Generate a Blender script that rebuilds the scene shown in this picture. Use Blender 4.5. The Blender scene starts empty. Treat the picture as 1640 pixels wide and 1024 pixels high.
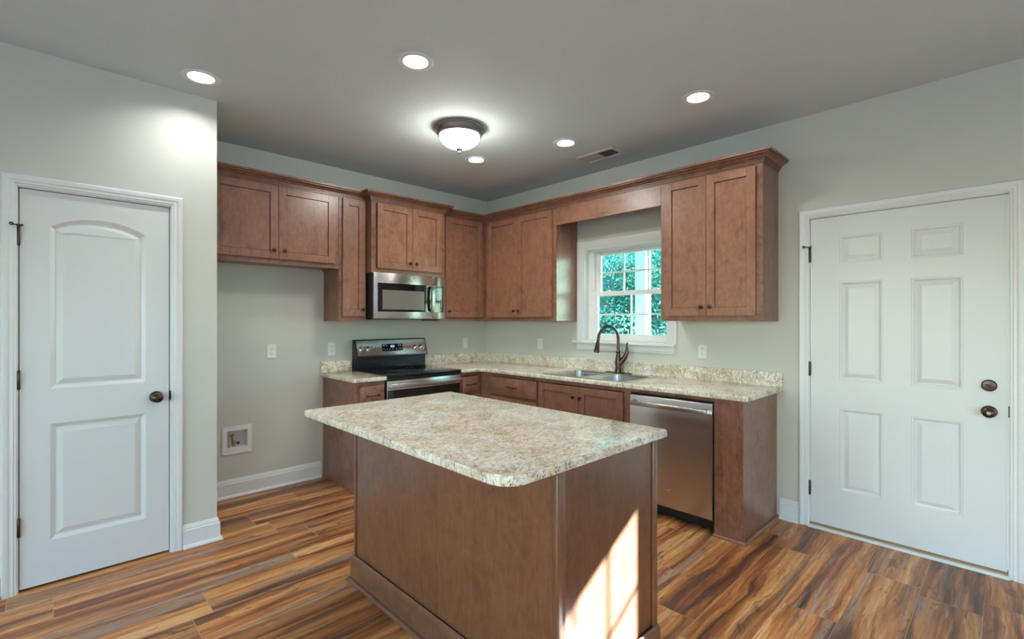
import bpy, bmesh, math, random
from mathutils import Vector, Matrix
random.seed(7)
scene = bpy.context.scene
COL = scene.collection
PI = math.pi

# ------------------------------------------------------------------ camera
cam_d = bpy.data.cameras.new('camera')
cam = bpy.data.objects.new('camera', cam_d); COL.objects.link(cam)
cam_d.sensor_fit = 'HORIZONTAL'; cam_d.sensor_width = 36.0
cam_d.lens = 770.9 / 1640 * 36.0
cam_d.shift_y = (513.94 - 512) / 1640
cam_d.clip_start = 0.02; cam_d.clip_end = 200
cam.location = (-3.6657, -4.1982, 1.3689)
cam.rotation_euler = (PI / 2, 0, -0.7696)
scene.camera = cam

# ------------------------------------------------------------------ light and exposure
SUN_DIR = Vector((-1.0, 1.2, -0.55)).normalized()
world = bpy.data.worlds.new('sky'); scene.world = world
world.use_nodes = True
wn = world.node_tree; wn.nodes.clear()
sky = wn.nodes.new('ShaderNodeTexSky'); sky.sky_type = 'NISHITA'
sky.sun_disc = False; sky.sun_elevation = math.radians(32); sky.sun_rotation = math.radians(120)
sky.dust_density = 0.6; sky.ozone_density = 2.0
bg = wn.nodes.new('ShaderNodeBackground'); bg.inputs['Strength'].default_value = 2.2
wo = wn.nodes.new('ShaderNodeOutputWorld')
tint = wn.nodes.new('ShaderNodeMix'); tint.data_type = 'RGBA'; tint.blend_type = 'MULTIPLY'; tint.inputs[0].default_value = 1.0
tint.inputs[7].default_value = (0.97, 1.0, 0.95, 1.0)
wn.links.new(sky.outputs[0], tint.inputs[6]); wn.links.new(tint.outputs[2], bg.inputs[0]); wn.links.new(bg.outputs[0], wo.inputs[0])
sun_d = bpy.data.lights.new('sun', 'SUN'); sun_d.energy = 160.0; sun_d.angle = math.radians(0.6)
sun_d.color = (0.62, 0.80, 1.0)
sun = bpy.data.objects.new('sun', sun_d); COL.objects.link(sun)
sun.rotation_euler = SUN_DIR.to_track_quat('-Z', 'Y').to_euler()
sun.location = (6, -9, 5)
CAN_STRENGTH = 270.0
DOME_STRENGTH = 58.0
vs = scene.view_settings
vs.view_transform = 'Standard'; vs.look = 'None'; vs.gamma = 1.0; vs.use_curve_mapping = False
vs.exposure = 0.14
scene.cycles.use_denoising = True
scene.cycles.max_bounces = 10
scene.cycles.diffuse_bounces = 6
scene.cycles.sample_clamp_indirect = 6.0
scene.cycles.caustics_reflective = False; scene.cycles.caustics_refractive = False

# ------------------------------------------------------------------ materials
def new_mat(name):
    m = bpy.data.materials.new(name); m.use_nodes = True
    nt = m.node_tree
    return m, nt, nt.nodes['Principled BSDF']
def N(nt, kind, **kw):
    n = nt.nodes.new(kind)
    for k, v in kw.items():
        if k in n.inputs: n.inputs[k].default_value = v
        else: setattr(n, k, v)
    return n
def ramp(nt, fac, stops, interp='LINEAR'):
    r = nt.nodes.new('ShaderNodeValToRGB'); e = r.color_ramp.elements
    r.color_ramp.interpolation = interp
    while len(e) > 1: e.remove(e[-1])
    e[0].position = stops[0][0]; e[0].color = (*stops[0][1], 1)
    for p, c in stops[1:]:
        x = e.new(p); x.color = (*c, 1)
    nt.links.new(fac, r.inputs[0]); return r.outputs[0]
def mix(nt, fac, a, b, mode='MIX'):
    m = nt.nodes.new('ShaderNodeMix'); m.data_type = 'RGBA'; m.blend_type = mode
    for sock, val in ((m.inputs[0], fac), (m.inputs[6], a), (m.inputs[7], b)):
        if isinstance(val, bpy.types.NodeSocket): nt.links.new(val, sock)
        elif isinstance(val, tuple): sock.default_value = (*val, 1) if len(val) == 3 else val
        else: sock.default_value = val
    return m.outputs[2]
def coords(nt, scale=(1, 1, 1), kind='Object'):
    t = nt.nodes.new('ShaderNodeTexCoord'); mp = nt.nodes.new('ShaderNodeMapping')
    mp.inputs['Scale'].default_value = scale
    nt.links.new(t.outputs[kind], mp.inputs[0]); return mp
def noise(nt, vec, scale, detail=3, rough=0.5, dist=0.0):
    n = N(nt, 'ShaderNodeTexNoise', Scale=scale, Detail=detail, Roughness=rough, Distortion=dist)
    nt.links.new(vec, n.inputs['Vector']); return n.outputs['Fac']
def bump(nt, p, h, strength, distance=0.01):
    b = N(nt, 'ShaderNodeBump', Strength=strength, Distance=distance)
    nt.links.new(h, b.inputs['Height']); nt.links.new(b.outputs[0], p.inputs['Normal'])

def plain(name, col, rough=0.5, metal=0.0, spec=0.5):
    m, nt, p = new_mat(name)
    mp = coords(nt); f = noise(nt, mp.outputs[0], 9.0, 2)
    c = ramp(nt, f, [(0.3, tuple(x * 0.97 for x in col)), (0.7, tuple(min(1, x * 1.02) for x in col))])
    nt.links.new(c, p.inputs['Base Color'])
    p.inputs['Roughness'].default_value = rough; p.inputs['Metallic'].default_value = metal
    p.inputs['Specular IOR Level'].default_value = spec
    return m
def paint(name, col, rough, bscale, bstr):
    m, nt, p = new_mat(name)
    mp = coords(nt); f = noise(nt, mp.outputs[0], 2.5, 2)
    c = ramp(nt, f, [(0.3, tuple(x * 0.985 for x in col)), (0.7, col)])
    nt.links.new(c, p.inputs['Base Color']); p.inputs['Roughness'].default_value = rough
    h = noise(nt, mp.outputs[0], bscale, 3, 0.6); bump(nt, p, h, bstr, 0.002)
    return m
def wood(name, axis, light, dark, rough=0.36, coat=0.25, mott=0.68):
    m, nt, p = new_mat(name)
    sc = [9, 9, 9]; sc[axis] = 1.1
    g = coords(nt, tuple(sc)); iso = coords(nt)
    oi = nt.nodes.new('ShaderNodeObjectInfo')
    for mp in (g, iso):
        add = N(nt, 'ShaderNodeVectorMath', operation='SCALE'); add.inputs[0].default_value = (7.3, 3.1, 5.7)
        nt.links.new(oi.outputs['Random'], add.inputs['Scale']); nt.links.new(add.outputs[0], mp.inputs['Location'])
    f1 = noise(nt, g.outputs[0], 1.6, 4, 0.6, 1.6)
    f2 = noise(nt, iso.outputs[0], 9.0, 6, 0.74, 0.9)
    fine = noise(nt, g.outputs[0], 16.0, 3, 0.7)
    a = N(nt, 'ShaderNodeMath', operation='MULTIPLY'); a.inputs[1].default_value = 1.0 - mott; nt.links.new(f1, a.inputs[0])
    b = N(nt, 'ShaderNodeMath', operation='MULTIPLY_ADD'); b.inputs[1].default_value = mott
    nt.links.new(f2, b.inputs[0]); nt.links.new(a.outputs[0], b.inputs[2])
    c1 = ramp(nt, b.outputs[0], [(0.30, dark), (0.48, tuple((x * .40 + y * .60) for x, y in zip(dark, light))), (0.70, light)])
    c2 = ramp(nt, fine, [(0.35, (0.84, 0.82, 0.80)), (0.6, (1, 1, 1))])
    fib = coords(nt, (60, 60, 14)); fib.inputs['Rotation'].default_value = (0.5, 0.5, 0.3)
    fb = noise(nt, fib.outputs[0], 1.0, 4, 0.7, 0.8)
    c1 = mix(nt, 0.55, c1, ramp(nt, fb, [(0.38, (0.72, 0.69, 0.67)), (0.55, (1.02, 1.02, 1.02)), (0.7, (1.22, 1.2, 1.18))]), 'MULTIPLY')
    col = mix(nt, 0.5, c1, c2, 'MULTIPLY')
    tone = ramp(nt, oi.outputs['Random'], [(0, (0.92, 0.92, 0.93)), (1, (1.05, 1.03, 1.0))])
    col = mix(nt, 1.0, col, tone, 'MULTIPLY')
    nt.links.new(col, p.inputs['Base Color'])
    p.inputs['Roughness'].default_value = rough
    p.inputs['Coat Weight'].default_value = coat; p.inputs['Coat Roughness'].default_value = 0.22
    bump(nt, p, fine, 0.06, 0.001)
    return m
def steel(name, col, rough, axis):
    m, nt, p = new_mat(name)
    sc = [260, 260, 260]; sc[axis] = 2.0
    g = coords(nt, tuple(sc)); f = noise(nt, g.outputs[0], 1.0, 3, 0.6)
    c = ramp(nt, f, [(0.3, tuple(x * 0.97 for x in col)), (0.7, col)])
    nt.links.new(c, p.inputs['Base Color']); p.inputs['Metallic'].default_value = 1.0
    r = N(nt, 'ShaderNodeMapRange'); r.inputs['To Min'].default_value = rough * 0.93; r.inputs['To Max'].default_value = rough * 1.08
    nt.links.new(f, r.inputs['Value']); nt.links.new(r.outputs[0], p.inputs['Roughness'])
    p.inputs['Anisotropic'].default_value = 0.85
    tg = nt.nodes.new('ShaderNodeTangent'); tg.direction_type = 'RADIAL'; tg.axis = 'Z'; nt.links.new(tg.outputs[0], p.inputs['Tangent'])
    if axis != 2: p.inputs['Anisotropic Rotation'].default_value = 0.25
    return m
def granite(name):
    m, nt, p = new_mat(name)
    iso = coords(nt); st = coords(nt, (1.0, 2.3, 1.0))
    st.inputs['Rotation'].default_value = (0, 0, 0.5)
    base = noise(nt, iso.outputs[0], 7.0, 4, 0.6, 0.6)
    col = ramp(nt, base, [(0.3, (0.58, 0.47, 0.31)), (0.5, (0.79, 0.71, 0.56)), (0.7, (0.89, 0.85, 0.76))])
    w = noise(nt, st.outputs[0], 26.0, 5, 0.72, 1.2)
    col = mix(nt, ramp(nt, w, [(0.52, (0, 0, 0)), (0.62, (0.8,) * 3)]), col, (0.40, 0.28, 0.15))
    g2 = noise(nt, st.outputs[0], 38.0, 4, 0.7, 0.8)
    col = mix(nt, ramp(nt, g2, [(0.53, (0, 0, 0)), (0.61, (0.8,) * 3)]), col, (0.36, 0.345, 0.33))
    w3 = noise(nt, iso.outputs[0], 62.0, 3, 0.6)
    col = mix(nt, ramp(nt, w3, [(0.58, (0, 0, 0)), (0.65, (0.9,) * 3)]), col, (0.90, 0.87, 0.80))
    nz = N(nt, 'ShaderNodeTexNoise', Scale=70.0, Detail=3.0); nt.links.new(iso.outputs[0], nz.inputs['Vector'])
    wv = N(nt, 'ShaderNodeVectorMath', operation='MULTIPLY_ADD'); wv.inputs[1].default_value = (.03, .03, .03)
    nt.links.new(nz.outputs['Color'], wv.inputs[0]); nt.links.new(st.outputs[0], wv.inputs[2])
    vo = N(nt, 'ShaderNodeTexVoronoi', Scale=100.0); nt.links.new(wv.outputs[0], vo.inputs['Vector'])
    sel = noise(nt, iso.outputs[0], 21.0, 3, 0.7)
    s1 = ramp(nt, vo.outputs['Distance'], [(0.26, (1, 1, 1)), (0.40, (0, 0, 0))])
    s2 = ramp(nt, sel, [(0.50, (0, 0, 0)), (0.57, (1, 1, 1))])
    col = mix(nt, mix(nt, 1.0, s1, s2, 'MULTIPLY'), col, (0.13, 0.095, 0.07))
    vo2 = N(nt, 'ShaderNodeTexVoronoi', Scale=46.0); nt.links.new(iso.outputs[0], vo2.inputs['Vector'])
    s3 = ramp(nt, vo2.outputs['Distance'], [(0.16, (1, 1, 1)), (0.26, (0, 0, 0))])
    sel2 = noise(nt, iso.outputs[0], 13.0, 2)
    s4 = ramp(nt, sel2, [(0.56, (0, 0, 0)), (0.62, (0.9,) * 3)])
    col = mix(nt, mix(nt, 1.0, s3, s4, 'MULTIPLY'), col, (0.30, 0.12, 0.06))
    nt.links.new(col, p.inputs['Base Color'])
    p.inputs['Roughness'].default_value = 0.12; p.inputs['Specular IOR Level'].default_value = 0.5
    return m
def plank_mat(name):
    m, nt, p = new_mat(name)
    uv = nt.nodes.new('ShaderNodeUVMap'); uv.uv_map = 'plank'
    at = nt.nodes.new('ShaderNodeAttribute'); at.attribute_name = 'tone'
    sep = nt.nodes.new('ShaderNodeSeparateColor'); nt.links.new(at.outputs['Color'], sep.inputs[0])
    off = N(nt, 'ShaderNodeVectorMath', operation='SCALE'); off.inputs['Scale'].default_value = 40.0
    nt.links.new(at.outputs['Color'], off.inputs[0])
    def vec(sx, sy):
        mp = nt.nodes.new('ShaderNodeMapping'); mp.inputs['Scale'].default_value = (sx, sy, 1)
        nt.links.new(uv.outputs[0], mp.inputs[0]); nt.links.new(off.outputs[0], mp.inputs['Location']); return mp.outputs[0]
    warp = noise(nt, vec(1.6, 5.0), 1.0, 3, 0.55, 0.4)
    wv = N(nt, 'ShaderNodeVectorMath', operation='MULTIPLY_ADD')
    comb = nt.nodes.new('ShaderNodeCombineXYZ')
    nt.links.new(warp, comb.inputs[1]); nt.links.new(comb.outputs[0], wv.inputs[0]); wv.inputs[1].default_value = (0, 1.3, 0)
    nt.links.new(vec(0.50, 12.5), wv.inputs[2])
    streak = noise(nt, wv.outputs[0], 1.0, 5, 0.62, 0.5)
    col = ramp(nt, streak, [(0.30, (0.060, 0.028, 0.017)), (0.39, (0.20, 0.072, 0.028)), (0.46, (0.40, 0.145, 0.043)),
                            (0.53, (0.60, 0.265, 0.082)), (0.63, (0.77, 0.43, 0.175)), (0.76, (0.74, 0.50, 0.28))])
    # weathered grey passages
    gr = noise(nt, vec(0.6, 10.0), 1.3, 5, 0.65, 0.7)
    col = mix(nt, ramp(nt, gr, [(0.54, (0, 0, 0)), (0.65, (0.8,) * 3)]), col, (0.35, 0.27, 0.23))
    # cathedral figure: contour lines of a smooth field, broken by the pores
    fld = noise(nt, vec(0.8, 3.6), 1.0, 3, 0.45, 1.6)
    fm = N(nt, 'ShaderNodeMath', operation='MULTIPLY'); fm.inputs[1].default_value = 26.0; nt.links.new(fld, fm.inputs[0])
    fr_ = N(nt, 'ShaderNodeMath', operation='FRACT'); nt.links.new(fm.outputs[0], fr_.inputs[0])
    line = ramp(nt, fr_.outputs[0], [(0.0, (0.8,) * 3), (0.25, (0.1,) * 3), (0.6, (0, 0, 0)), (1.0, (0.7,) * 3)])
    fmask = ramp(nt, noise(nt, vec(1.1, 3.0), 1.0, 2), [(0.50, (0, 0, 0)), (0.64, (0.38,) * 3)])
    col = mix(nt, mix(nt, 1.0, line, fmask, 'MULTIPLY'), col, (0.19, 0.058, 0.020))
    # dark and grey knots
    kn = noise(nt, vec(2.3, 7.5), 1.5, 5, 0.68, 1.6)
    col = mix(nt, ramp(nt, kn, [(0.585, (0, 0, 0)), (0.66, (0.8,) * 3)]), col, (0.105, 0.045, 0.024))
    col = mix(nt, ramp(nt, kn, [(0.66, (0, 0, 0)), (0.71, (0.8,) * 3)]), col, (0.20, 0.165, 0.16))
    med = noise(nt, vec(3.0, 75.0), 1.0, 5, 0.7, 0.4)
    col = mix(nt, 0.8, col, ramp(nt, med, [(0.36, (0.62, 0.56, 0.52)), (0.52, (1.0, 1.0, 1.0)), (0.68, (1.22, 1.22, 1.2))]), 'MULTIPLY')
    fine = noise(nt, vec(9.0, 300.0), 1.0, 4, 0.75, 0.2)
    col = mix(nt, 0.85, col, ramp(nt, fine, [(0.34, (0.55, 0.50, 0.47)), (0.52, (1.03, 1.03, 1.03))]), 'MULTIPLY')
    tone = ramp(nt, sep.outputs[0], [(0, (0.66, 0.64, 0.66)), (0.3, (0.95, 0.93, 0.92)), (1, (1.22, 1.18, 1.12))])
    col = mix(nt, 1.0, col, tone, 'MULTIPLY')
    nt.links.new(col, p.inputs['Base Color'])
    rr = N(nt, 'ShaderNodeMapRange'); rr.inputs['To Min'].default_value = 0.30; rr.inputs['To Max'].default_value = 0.46
    nt.links.new(fine, rr.inputs['Value']); nt.links.new(rr.outputs[0], p.inputs['Roughness'])
    bump(nt, p, fine, 0.12, 0.001)
    return m
def emit(name, col, strength):
    m, nt, p = new_mat(name)
    p.inputs['Base Color'].default_value = (0.8, 0.8, 0.8, 1)
    p.inputs['Emission Color'].default_value = (*col, 1); p.inputs['Emission Strength'].default_value = strength
    return m
def pane_mat(name, tint):
    m, nt, p = new_mat(name)
    out = nt.nodes['Material Output']
    tr = nt.nodes.new('ShaderNodeBsdfTransparent'); tr.inputs[0].default_value = (*tint, 1)
    gl = nt.nodes.new('ShaderNodeBsdfGlossy'); gl.inputs['Roughness'].default_value = 0.02
    lw = N(nt, 'ShaderNodeLayerWeight', Blend=0.5); pw = N(nt, 'ShaderNodeMath', operation='POWER'); pw.inputs[1].default_value = 5.0
    fr = N(nt, 'ShaderNodeMath', operation='MULTIPLY_ADD'); fr.inputs[1].default_value = 0.9; fr.inputs[2].default_value = 0.05
    nt.links.new(lw.outputs['Facing'], pw.inputs[0]); nt.links.new(pw.outputs[0], fr.inputs[0])
    ms = nt.nodes.new('ShaderNodeMixShader')
    nt.links.new(fr.outputs[0], ms.inputs[0]); nt.links.new(tr.outputs[0], ms.inputs[1]); nt.links.new(gl.outputs[0], ms.inputs[2])
    nt.links.new(ms.outputs[0], out.inputs[0]); return m
def leaf_mat(name):
    m, nt, p = new_mat(name)
    mp = coords(nt); f = noise(nt, mp.outputs[0], 3.0, 3)
    c = ramp(nt, f, [(0.3, (0.03, 0.11, 0.115)), (0.5, (0.07, 0.225, 0.155)), (0.7, (0.26, 0.41, 0.26))])
    nt.links.new(c, p.inputs['Base Color']); p.inputs['Roughness'].default_value = 0.5
    tl = nt.nodes.new('ShaderNodeBsdfTranslucent'); nt.links.new(c, tl.inputs[0]); ms = nt.nodes.new('ShaderNodeMixShader'); ms.inputs[0].default_value = 0.45
    nt.links.new(p.outputs[0], ms.inputs[1]); nt.links.new(tl.outputs[0], ms.inputs[2]); nt.links.new(ms.outputs[0], nt.nodes['Material Output'].inputs[0])
    return m
def lawn_mat(name):
    m, nt, p = new_mat(name)
    mp = coords(nt); f = noise(nt, mp.outputs[0], 1.5, 5, 0.7)
    c = ramp(nt, f, [(0.3, (0.10, 0.13, 0.08)), (0.7, (0.21, 0.25, 0.17))])
    nt.links.new(c, p.inputs['Base Color']); p.inputs['Roughness'].default_value = 0.9
    return m

M = {}
M['wall'] = paint('greige_wall_paint', (0.585, 0.583, 0.520), 0.62, 170, 0.10)
M['ceiling'] = paint('textured_ceiling_paint', (0.61, 0.67, 0.685), 0.85, 95, 0.8)
M['white'] = paint('white_trim_paint', (0.73, 0.745, 0.735), 0.32, 60, 0.02)
M['door'] = paint('white_door_paint', (0.685, 0.70, 0.69), 0.34, 60, 0.03)
W_L, W_D = (0.340, 0.158, 0.099), (0.100, 0.040, 0.024)
M['wood_v'] = wood('stained_maple_upright', 2, W_L, W_D)
M['wood_h'] = wood('stained_maple_level', 0, W_L, W_D)
M['wood_panel'] = wood('mottled_maple_panel', 2, tuple(x * 1.10 for x in W_L), tuple(x * 1.7 for x in W_D), mott=0.72)
M['wood_y'] = wood('stained_maple_deep', 1, W_L, W_D)
M['wood_dark'] = wood('stained_maple_shadow_gap', 0, (0.16, 0.075, 0.05), (0.09, 0.04, 0.028))
I_L, I_D = (0.215, 0.092, 0.046), (0.105, 0.041, 0.019)
M['island_v'] = wood('dark_stained_maple_upright', 2, I_L, I_D, 0.30, 0.5)
M['island_y'] = wood('dark_stained_maple_deep', 1, I_L, I_D, 0.30, 0.5)
M['island_h'] = wood('dark_stained_maple_level', 0, I_L, I_D, 0.30, 0.5)
M['granite'] = granite('speckled_cream_granite')
M['floor'] = plank_mat('rustic_vinyl_plank')
M['groove'] = plain('plank_joint', (0.52, 0.38, 0.24), 0.7)
M['steel_h'] = steel('brushed_steel_level', (0.57, 0.545, 0.52), 0.26, 0)
M['steel_v'] = steel('brushed_steel_upright', (0.56, 0.53, 0.51), 0.32, 0)
M['sink'] = steel('satin_sink_steel', (0.70, 0.69, 0.67), 0.20, 0)
M['chrome'] = plain('bright_steel', (0.75, 0.74, 0.72), 0.14, 1.0)
M['black'] = plain('black_enamel', (0.012, 0.012, 0.013), 0.22)
M['matte_black'] = plain('matte_black_plastic', (0.015, 0.014, 0.014), 0.55)
M['glass_black'] = plain('black_ceramic_glass', (0.006, 0.006, 0.007), 0.05)
M['oven_window'] = plain('dark_oven_glass', (0.02, 0.016, 0.012), 0.06)
M['mesh_window'] = plain('microwave_mesh_glass', (0.16, 0.145, 0.125), 0.10)
M['bronze'] = plain('oil_rubbed_bronze', (0.075, 0.050, 0.035), 0.30, 0.85)
M['faucet'] = plain('bronze_faucet_metal', (0.085, 0.062, 0.042), 0.25, 0.85)
M['pewter'] = plain('brushed_pewter', (0.23, 0.215, 0.20), 0.33, 0.9)
M['plate'] = plain('white_plastic', (0.78, 0.78, 0.76), 0.30)
M['slot'] = plain('dark_slot', (0.05, 0.05, 0.05), 0.6)
M['brass'] = plain('brass_fitting', (0.55, 0.37, 0.14), 0.30, 0.9)
M['copper'] = plain('copper_pipe', (0.36, 0.20, 0.13), 0.4, 0.8)
M['green'] = plain('green_valve_handle', (0.02, 0.10, 0.05), 0.4)
M['vent'] = plain('white_register_metal', (0.60, 0.60, 0.58), 0.45)
M['duct'] = plain('dark_duct', (0.035, 0.033, 0.03), 0.8)
M['sweep'] = plain('brown_door_sweep', (0.30, 0.17, 0.07), 0.6)
M['can_light'] = emit('downlight_lens', (0.97, 1.0, 0.98), CAN_STRENGTH)
M['dome_light'] = emit('frosted_glass_dome', (1.0, 0.99, 0.91), DOME_STRENGTH)
M['blue_digits'] = emit('blue_clock_digits', (0.25, 0.62, 1.0), 2.2)
M['legend'] = plain('printed_legend', (0.62, 0.62, 0.62), 0.5)
M['keys'] = plain('pale_key_legend', (0.55, 0.68, 0.62), 0.5)
M['pane'] = pane_mat('window_pane', (0.94, 0.95, 0.95)); M['pane_tint'] = pane_mat('low_e_pane', (0.62, 0.80, 0.80))
M['vinyl'] = plain('white_vinyl', (0.80, 0.80, 0.79), 0.35)
M['leaf'] = leaf_mat('green_leaves')
M['bark'] = plain('brown_bark', (0.09, 0.065, 0.045), 0.9)
M['lawn'] = lawn_mat('muted_green_lawn')  # green dulled to limit its bounce into the rooms
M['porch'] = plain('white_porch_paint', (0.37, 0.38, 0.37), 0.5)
M['paving'] = plain('pale_concrete', (0.50, 0.52, 0.55), 0.85)
M['siding'] = plain('pale_blue_grey_siding', (0.55, 0.60, 0.63), 0.7)
M['deck'] = plain('porch_boards', (0.16, 0.145, 0.125), 0.8)

# ------------------------------------------------------------------ mesh building
class MB:
    """collects shapes given in wall-frame coordinates; build() links them as one mesh object"""
    def __init__(s): s.bm = bmesh.new()
    def _mark(s):
        for f in s.bm.faces: f.tag = True
    def _set(s, m):
        for f in s.bm.faces:
            if not f.tag: f.material_index = m; f.tag = True
    def box(s, x0, x1, y0, y1, z0, z1, b=0.0, m=0, seg=1, mtx=None):
        s._mark()
        x0, x1 = min(x0, x1), max(x0, x1); y0, y1 = min(y0, y1), max(y0, y1); z0, z1 = min(z0, z1), max(z0, z1)
        mat = Matrix.Translation(((x0 + x1) / 2, (y0 + y1) / 2, (z0 + z1) / 2)) @ Matrix.Diagonal((x1 - x0, y1 - y0, z1 - z0, 1))
        r = bmesh.ops.create_cube(s.bm, size=1.0, matrix=mat)
        vs_ = r['verts']
        if b > 0:
            es = list({e for v in vs_ for e in v.link_edges})
            rb = bmesh.ops.bevel(s.bm, geom=es, offset=b, segments=seg, affect='EDGES', profile=0.5, clamp_overlap=True)
            vs_ = list({v for f in s.bm.faces if not f.tag for v in f.verts})
        if mtx is not None: bmesh.ops.transform(s.bm, matrix=mtx, verts=vs_)
        s._set(m); return s
    def loft(s, loops, m=0, cap0=True, cap1=True, closed=True):
        s._mark(); bm = s.bm
        L = [[bm.verts.new(p) for p in lp] for lp in loops]
        n = len(L[0])
        for a, b in zip(L, L[1:]):
            for i in range(n if closed else n - 1):
                j = (i + 1) % n
                try: bm.faces.new((a[i], a[j], b[j], b[i]))
                except ValueError: pass
        if cap0: bm.faces.new(list(reversed(L[0])))
        if cap1: bm.faces.new(L[-1])
        s._set(m); return s
    def lathe(s, prof, origin, axis=(0, 0, 1), seg=24, m=0, caps=True):
        ax = Vector(axis).normalized(); t = Vector((1, 0, 0)) if abs(ax.x) < 0.9 else Vector((0, 1, 0))
        u = ax.cross(t).normalized(); w = ax.cross(u); o = Vector(origin)
        loops = [[o + ax * h + (u * math.cos(2 * PI * k / seg) + w * math.sin(2 * PI * k / seg)) * max(r, 1e-4) for k in range(seg)] for r, h in prof]
        return s.loft(loops, m, caps, caps)
    def tube(s, pts, rad, seg=12, m=0):
        P = [Vector(p) for p in pts]; R = rad if isinstance(rad, (list, tuple)) else [rad] * len(P)
        loops = []; u = None
        for i, p in enumerate(P):
            t = (P[min(i + 1, len(P) - 1)] - P[max(i - 1, 0)]).normalized()
            if u is None:
                a = Vector((0, 0, 1)) if abs(t.z) < 0.9 else Vector((1, 0, 0)); u = t.cross(a).normalized()
            else: u = (u - t * u.dot(t)).normalized()
            w = t.cross(u)
            loops.append([p + (u * math.cos(2 * PI * k / seg) + w * math.sin(2 * PI * k / seg)) * R[i] for k in range(seg)])
        return s.loft(loops, m)
    def prism(s, poly, axis, a0, a1, m=0):
        """poly in the two other axes (in x,y,z order) extruded along axis"""
        def P(q, a):
            c = [0, 0, 0]; o = [i for i in range(3) if i != axis]; c[o[0]], c[o[1]] = q; c[axis] = a; return Vector(c)
        return s.loft([[P(q, a0) for q in poly], [P(q, a1) for q in poly]], m)
    def sweep(s, prof, path, n, m=0, closed=False):
        """mitred moulding: prof (a,b): a to the left side of travel seen along n, b along n"""
        P = [Vector(p) for p in path]; nv = Vector(n).normalized(); k = len(P); loops = []
        for i in range(k):
            d0 = (P[i] - P[i - 1]).normalized() if (i > 0 or closed) else None
            d1 = (P[(i + 1) % k] - P[i]).normalized() if (i < k - 1 or closed) else None
            if d0 is None: d0 = d1
            if d1 is None: d1 = d0
            s0 = nv.cross(d0); s1 = nv.cross(d1); mt = (s0 + s1); mt = mt / max(1e-6, (1 + s0.dot(s1)))
            loops.append([P[i] + mt * a + nv * b for a, b in prof])
        if closed: loops.append(loops[0])
        return s.loft(loops, m, not closed, not closed)
    def face_with_holes(s, outer, holes, to3, m=0):
        s._mark(); bm = s.bm; es = []
        for lp in [outer] + holes:
            V = [bm.verts.new(to3(q)) for q in lp]
            for i in range(len(V)): es.append(bm.edges.new((V[i], V[(i + 1) % len(V)])))
        bmesh.ops.triangle_fill(bm, use_beauty=True, use_dissolve=False, edges=es)
        s._set(m); return s
    def build(s, name, mats, parent=None, off=(0, 0, 0), weld=True, smooth=True, angle=32):
        bm = s.bm
        if weld: bmesh.ops.remove_doubles(bm, verts=bm.verts[:], dist=1e-5)
        bmesh.ops.recalc_face_normals(bm, faces=bm.faces[:])
        o = Vector(off)
        for v in bm.verts: v.co -= o
        me = bpy.data.meshes.new(name); bm.to_mesh(me); bm.free()
        for mt in (mats if isinstance(mats, (list, tuple)) else [mats]): me.materials.append(M[mt])
        if smooth and len(me.polygons):
            me.polygons.foreach_set('use_smooth', [True] * len(me.polygons))
            me.set_sharp_from_angle(angle=math.radians(angle))
        ob = bpy.data.objects.new(name, me); COL.objects.link(ob)
        if parent is not None: ob.parent = parent
        return ob

class Frame:
    """a wall's own frame: x to the right as one faces it, y into the wall, z up"""
    def __init__(s, ox, oy, rot): s.o = Vector((ox, oy, 0)); s.rot = rot; s.R = Matrix.Rotation(rot, 3, 'Z')
WORLD = Frame(0, 0, 0); BACK = Frame(0, 0, 0); RIGHT = Frame(0, 0, -PI / 2); LEFT = Frame(0, -0.747, 0)

def tag(o, label=None, cat=None, group=None, kind=None):
    if label: o['label'] = label
    if cat: o['category'] = cat
    if group: o['group'] = group
    if kind: o['kind'] = kind
    return o
class Thing:
    """an Empty at the thing's base; parts are built in the wall frame's coordinates"""
    def __init__(s, name, label, cat, fr, base, group=None, kind=None):
        s.e = bpy.data.objects.new(name, None); COL.objects.link(s.e)
        s.e.empty_display_size = 0.1
        s.base = Vector(base); s.e.location = fr.o + fr.R @ s.base; s.e.rotation_euler = (0, 0, fr.rot)
        tag(s.e, label, cat, group, kind)
    def part(s, mb, name, mats, parent=None, **kw):
        return mb.build(name, mats, parent or s.e, s.base, **kw)
def solo(mb, name, mats, label, cat, fr, base, group=None, kind=None, **kw):
    ob = mb.build(name, mats, None, base, **kw)
    ob.location = fr.o + fr.R @ Vector(base); ob.rotation_euler = (0, 0, fr.rot)
    return tag(ob, label, cat, group, kind)

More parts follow.
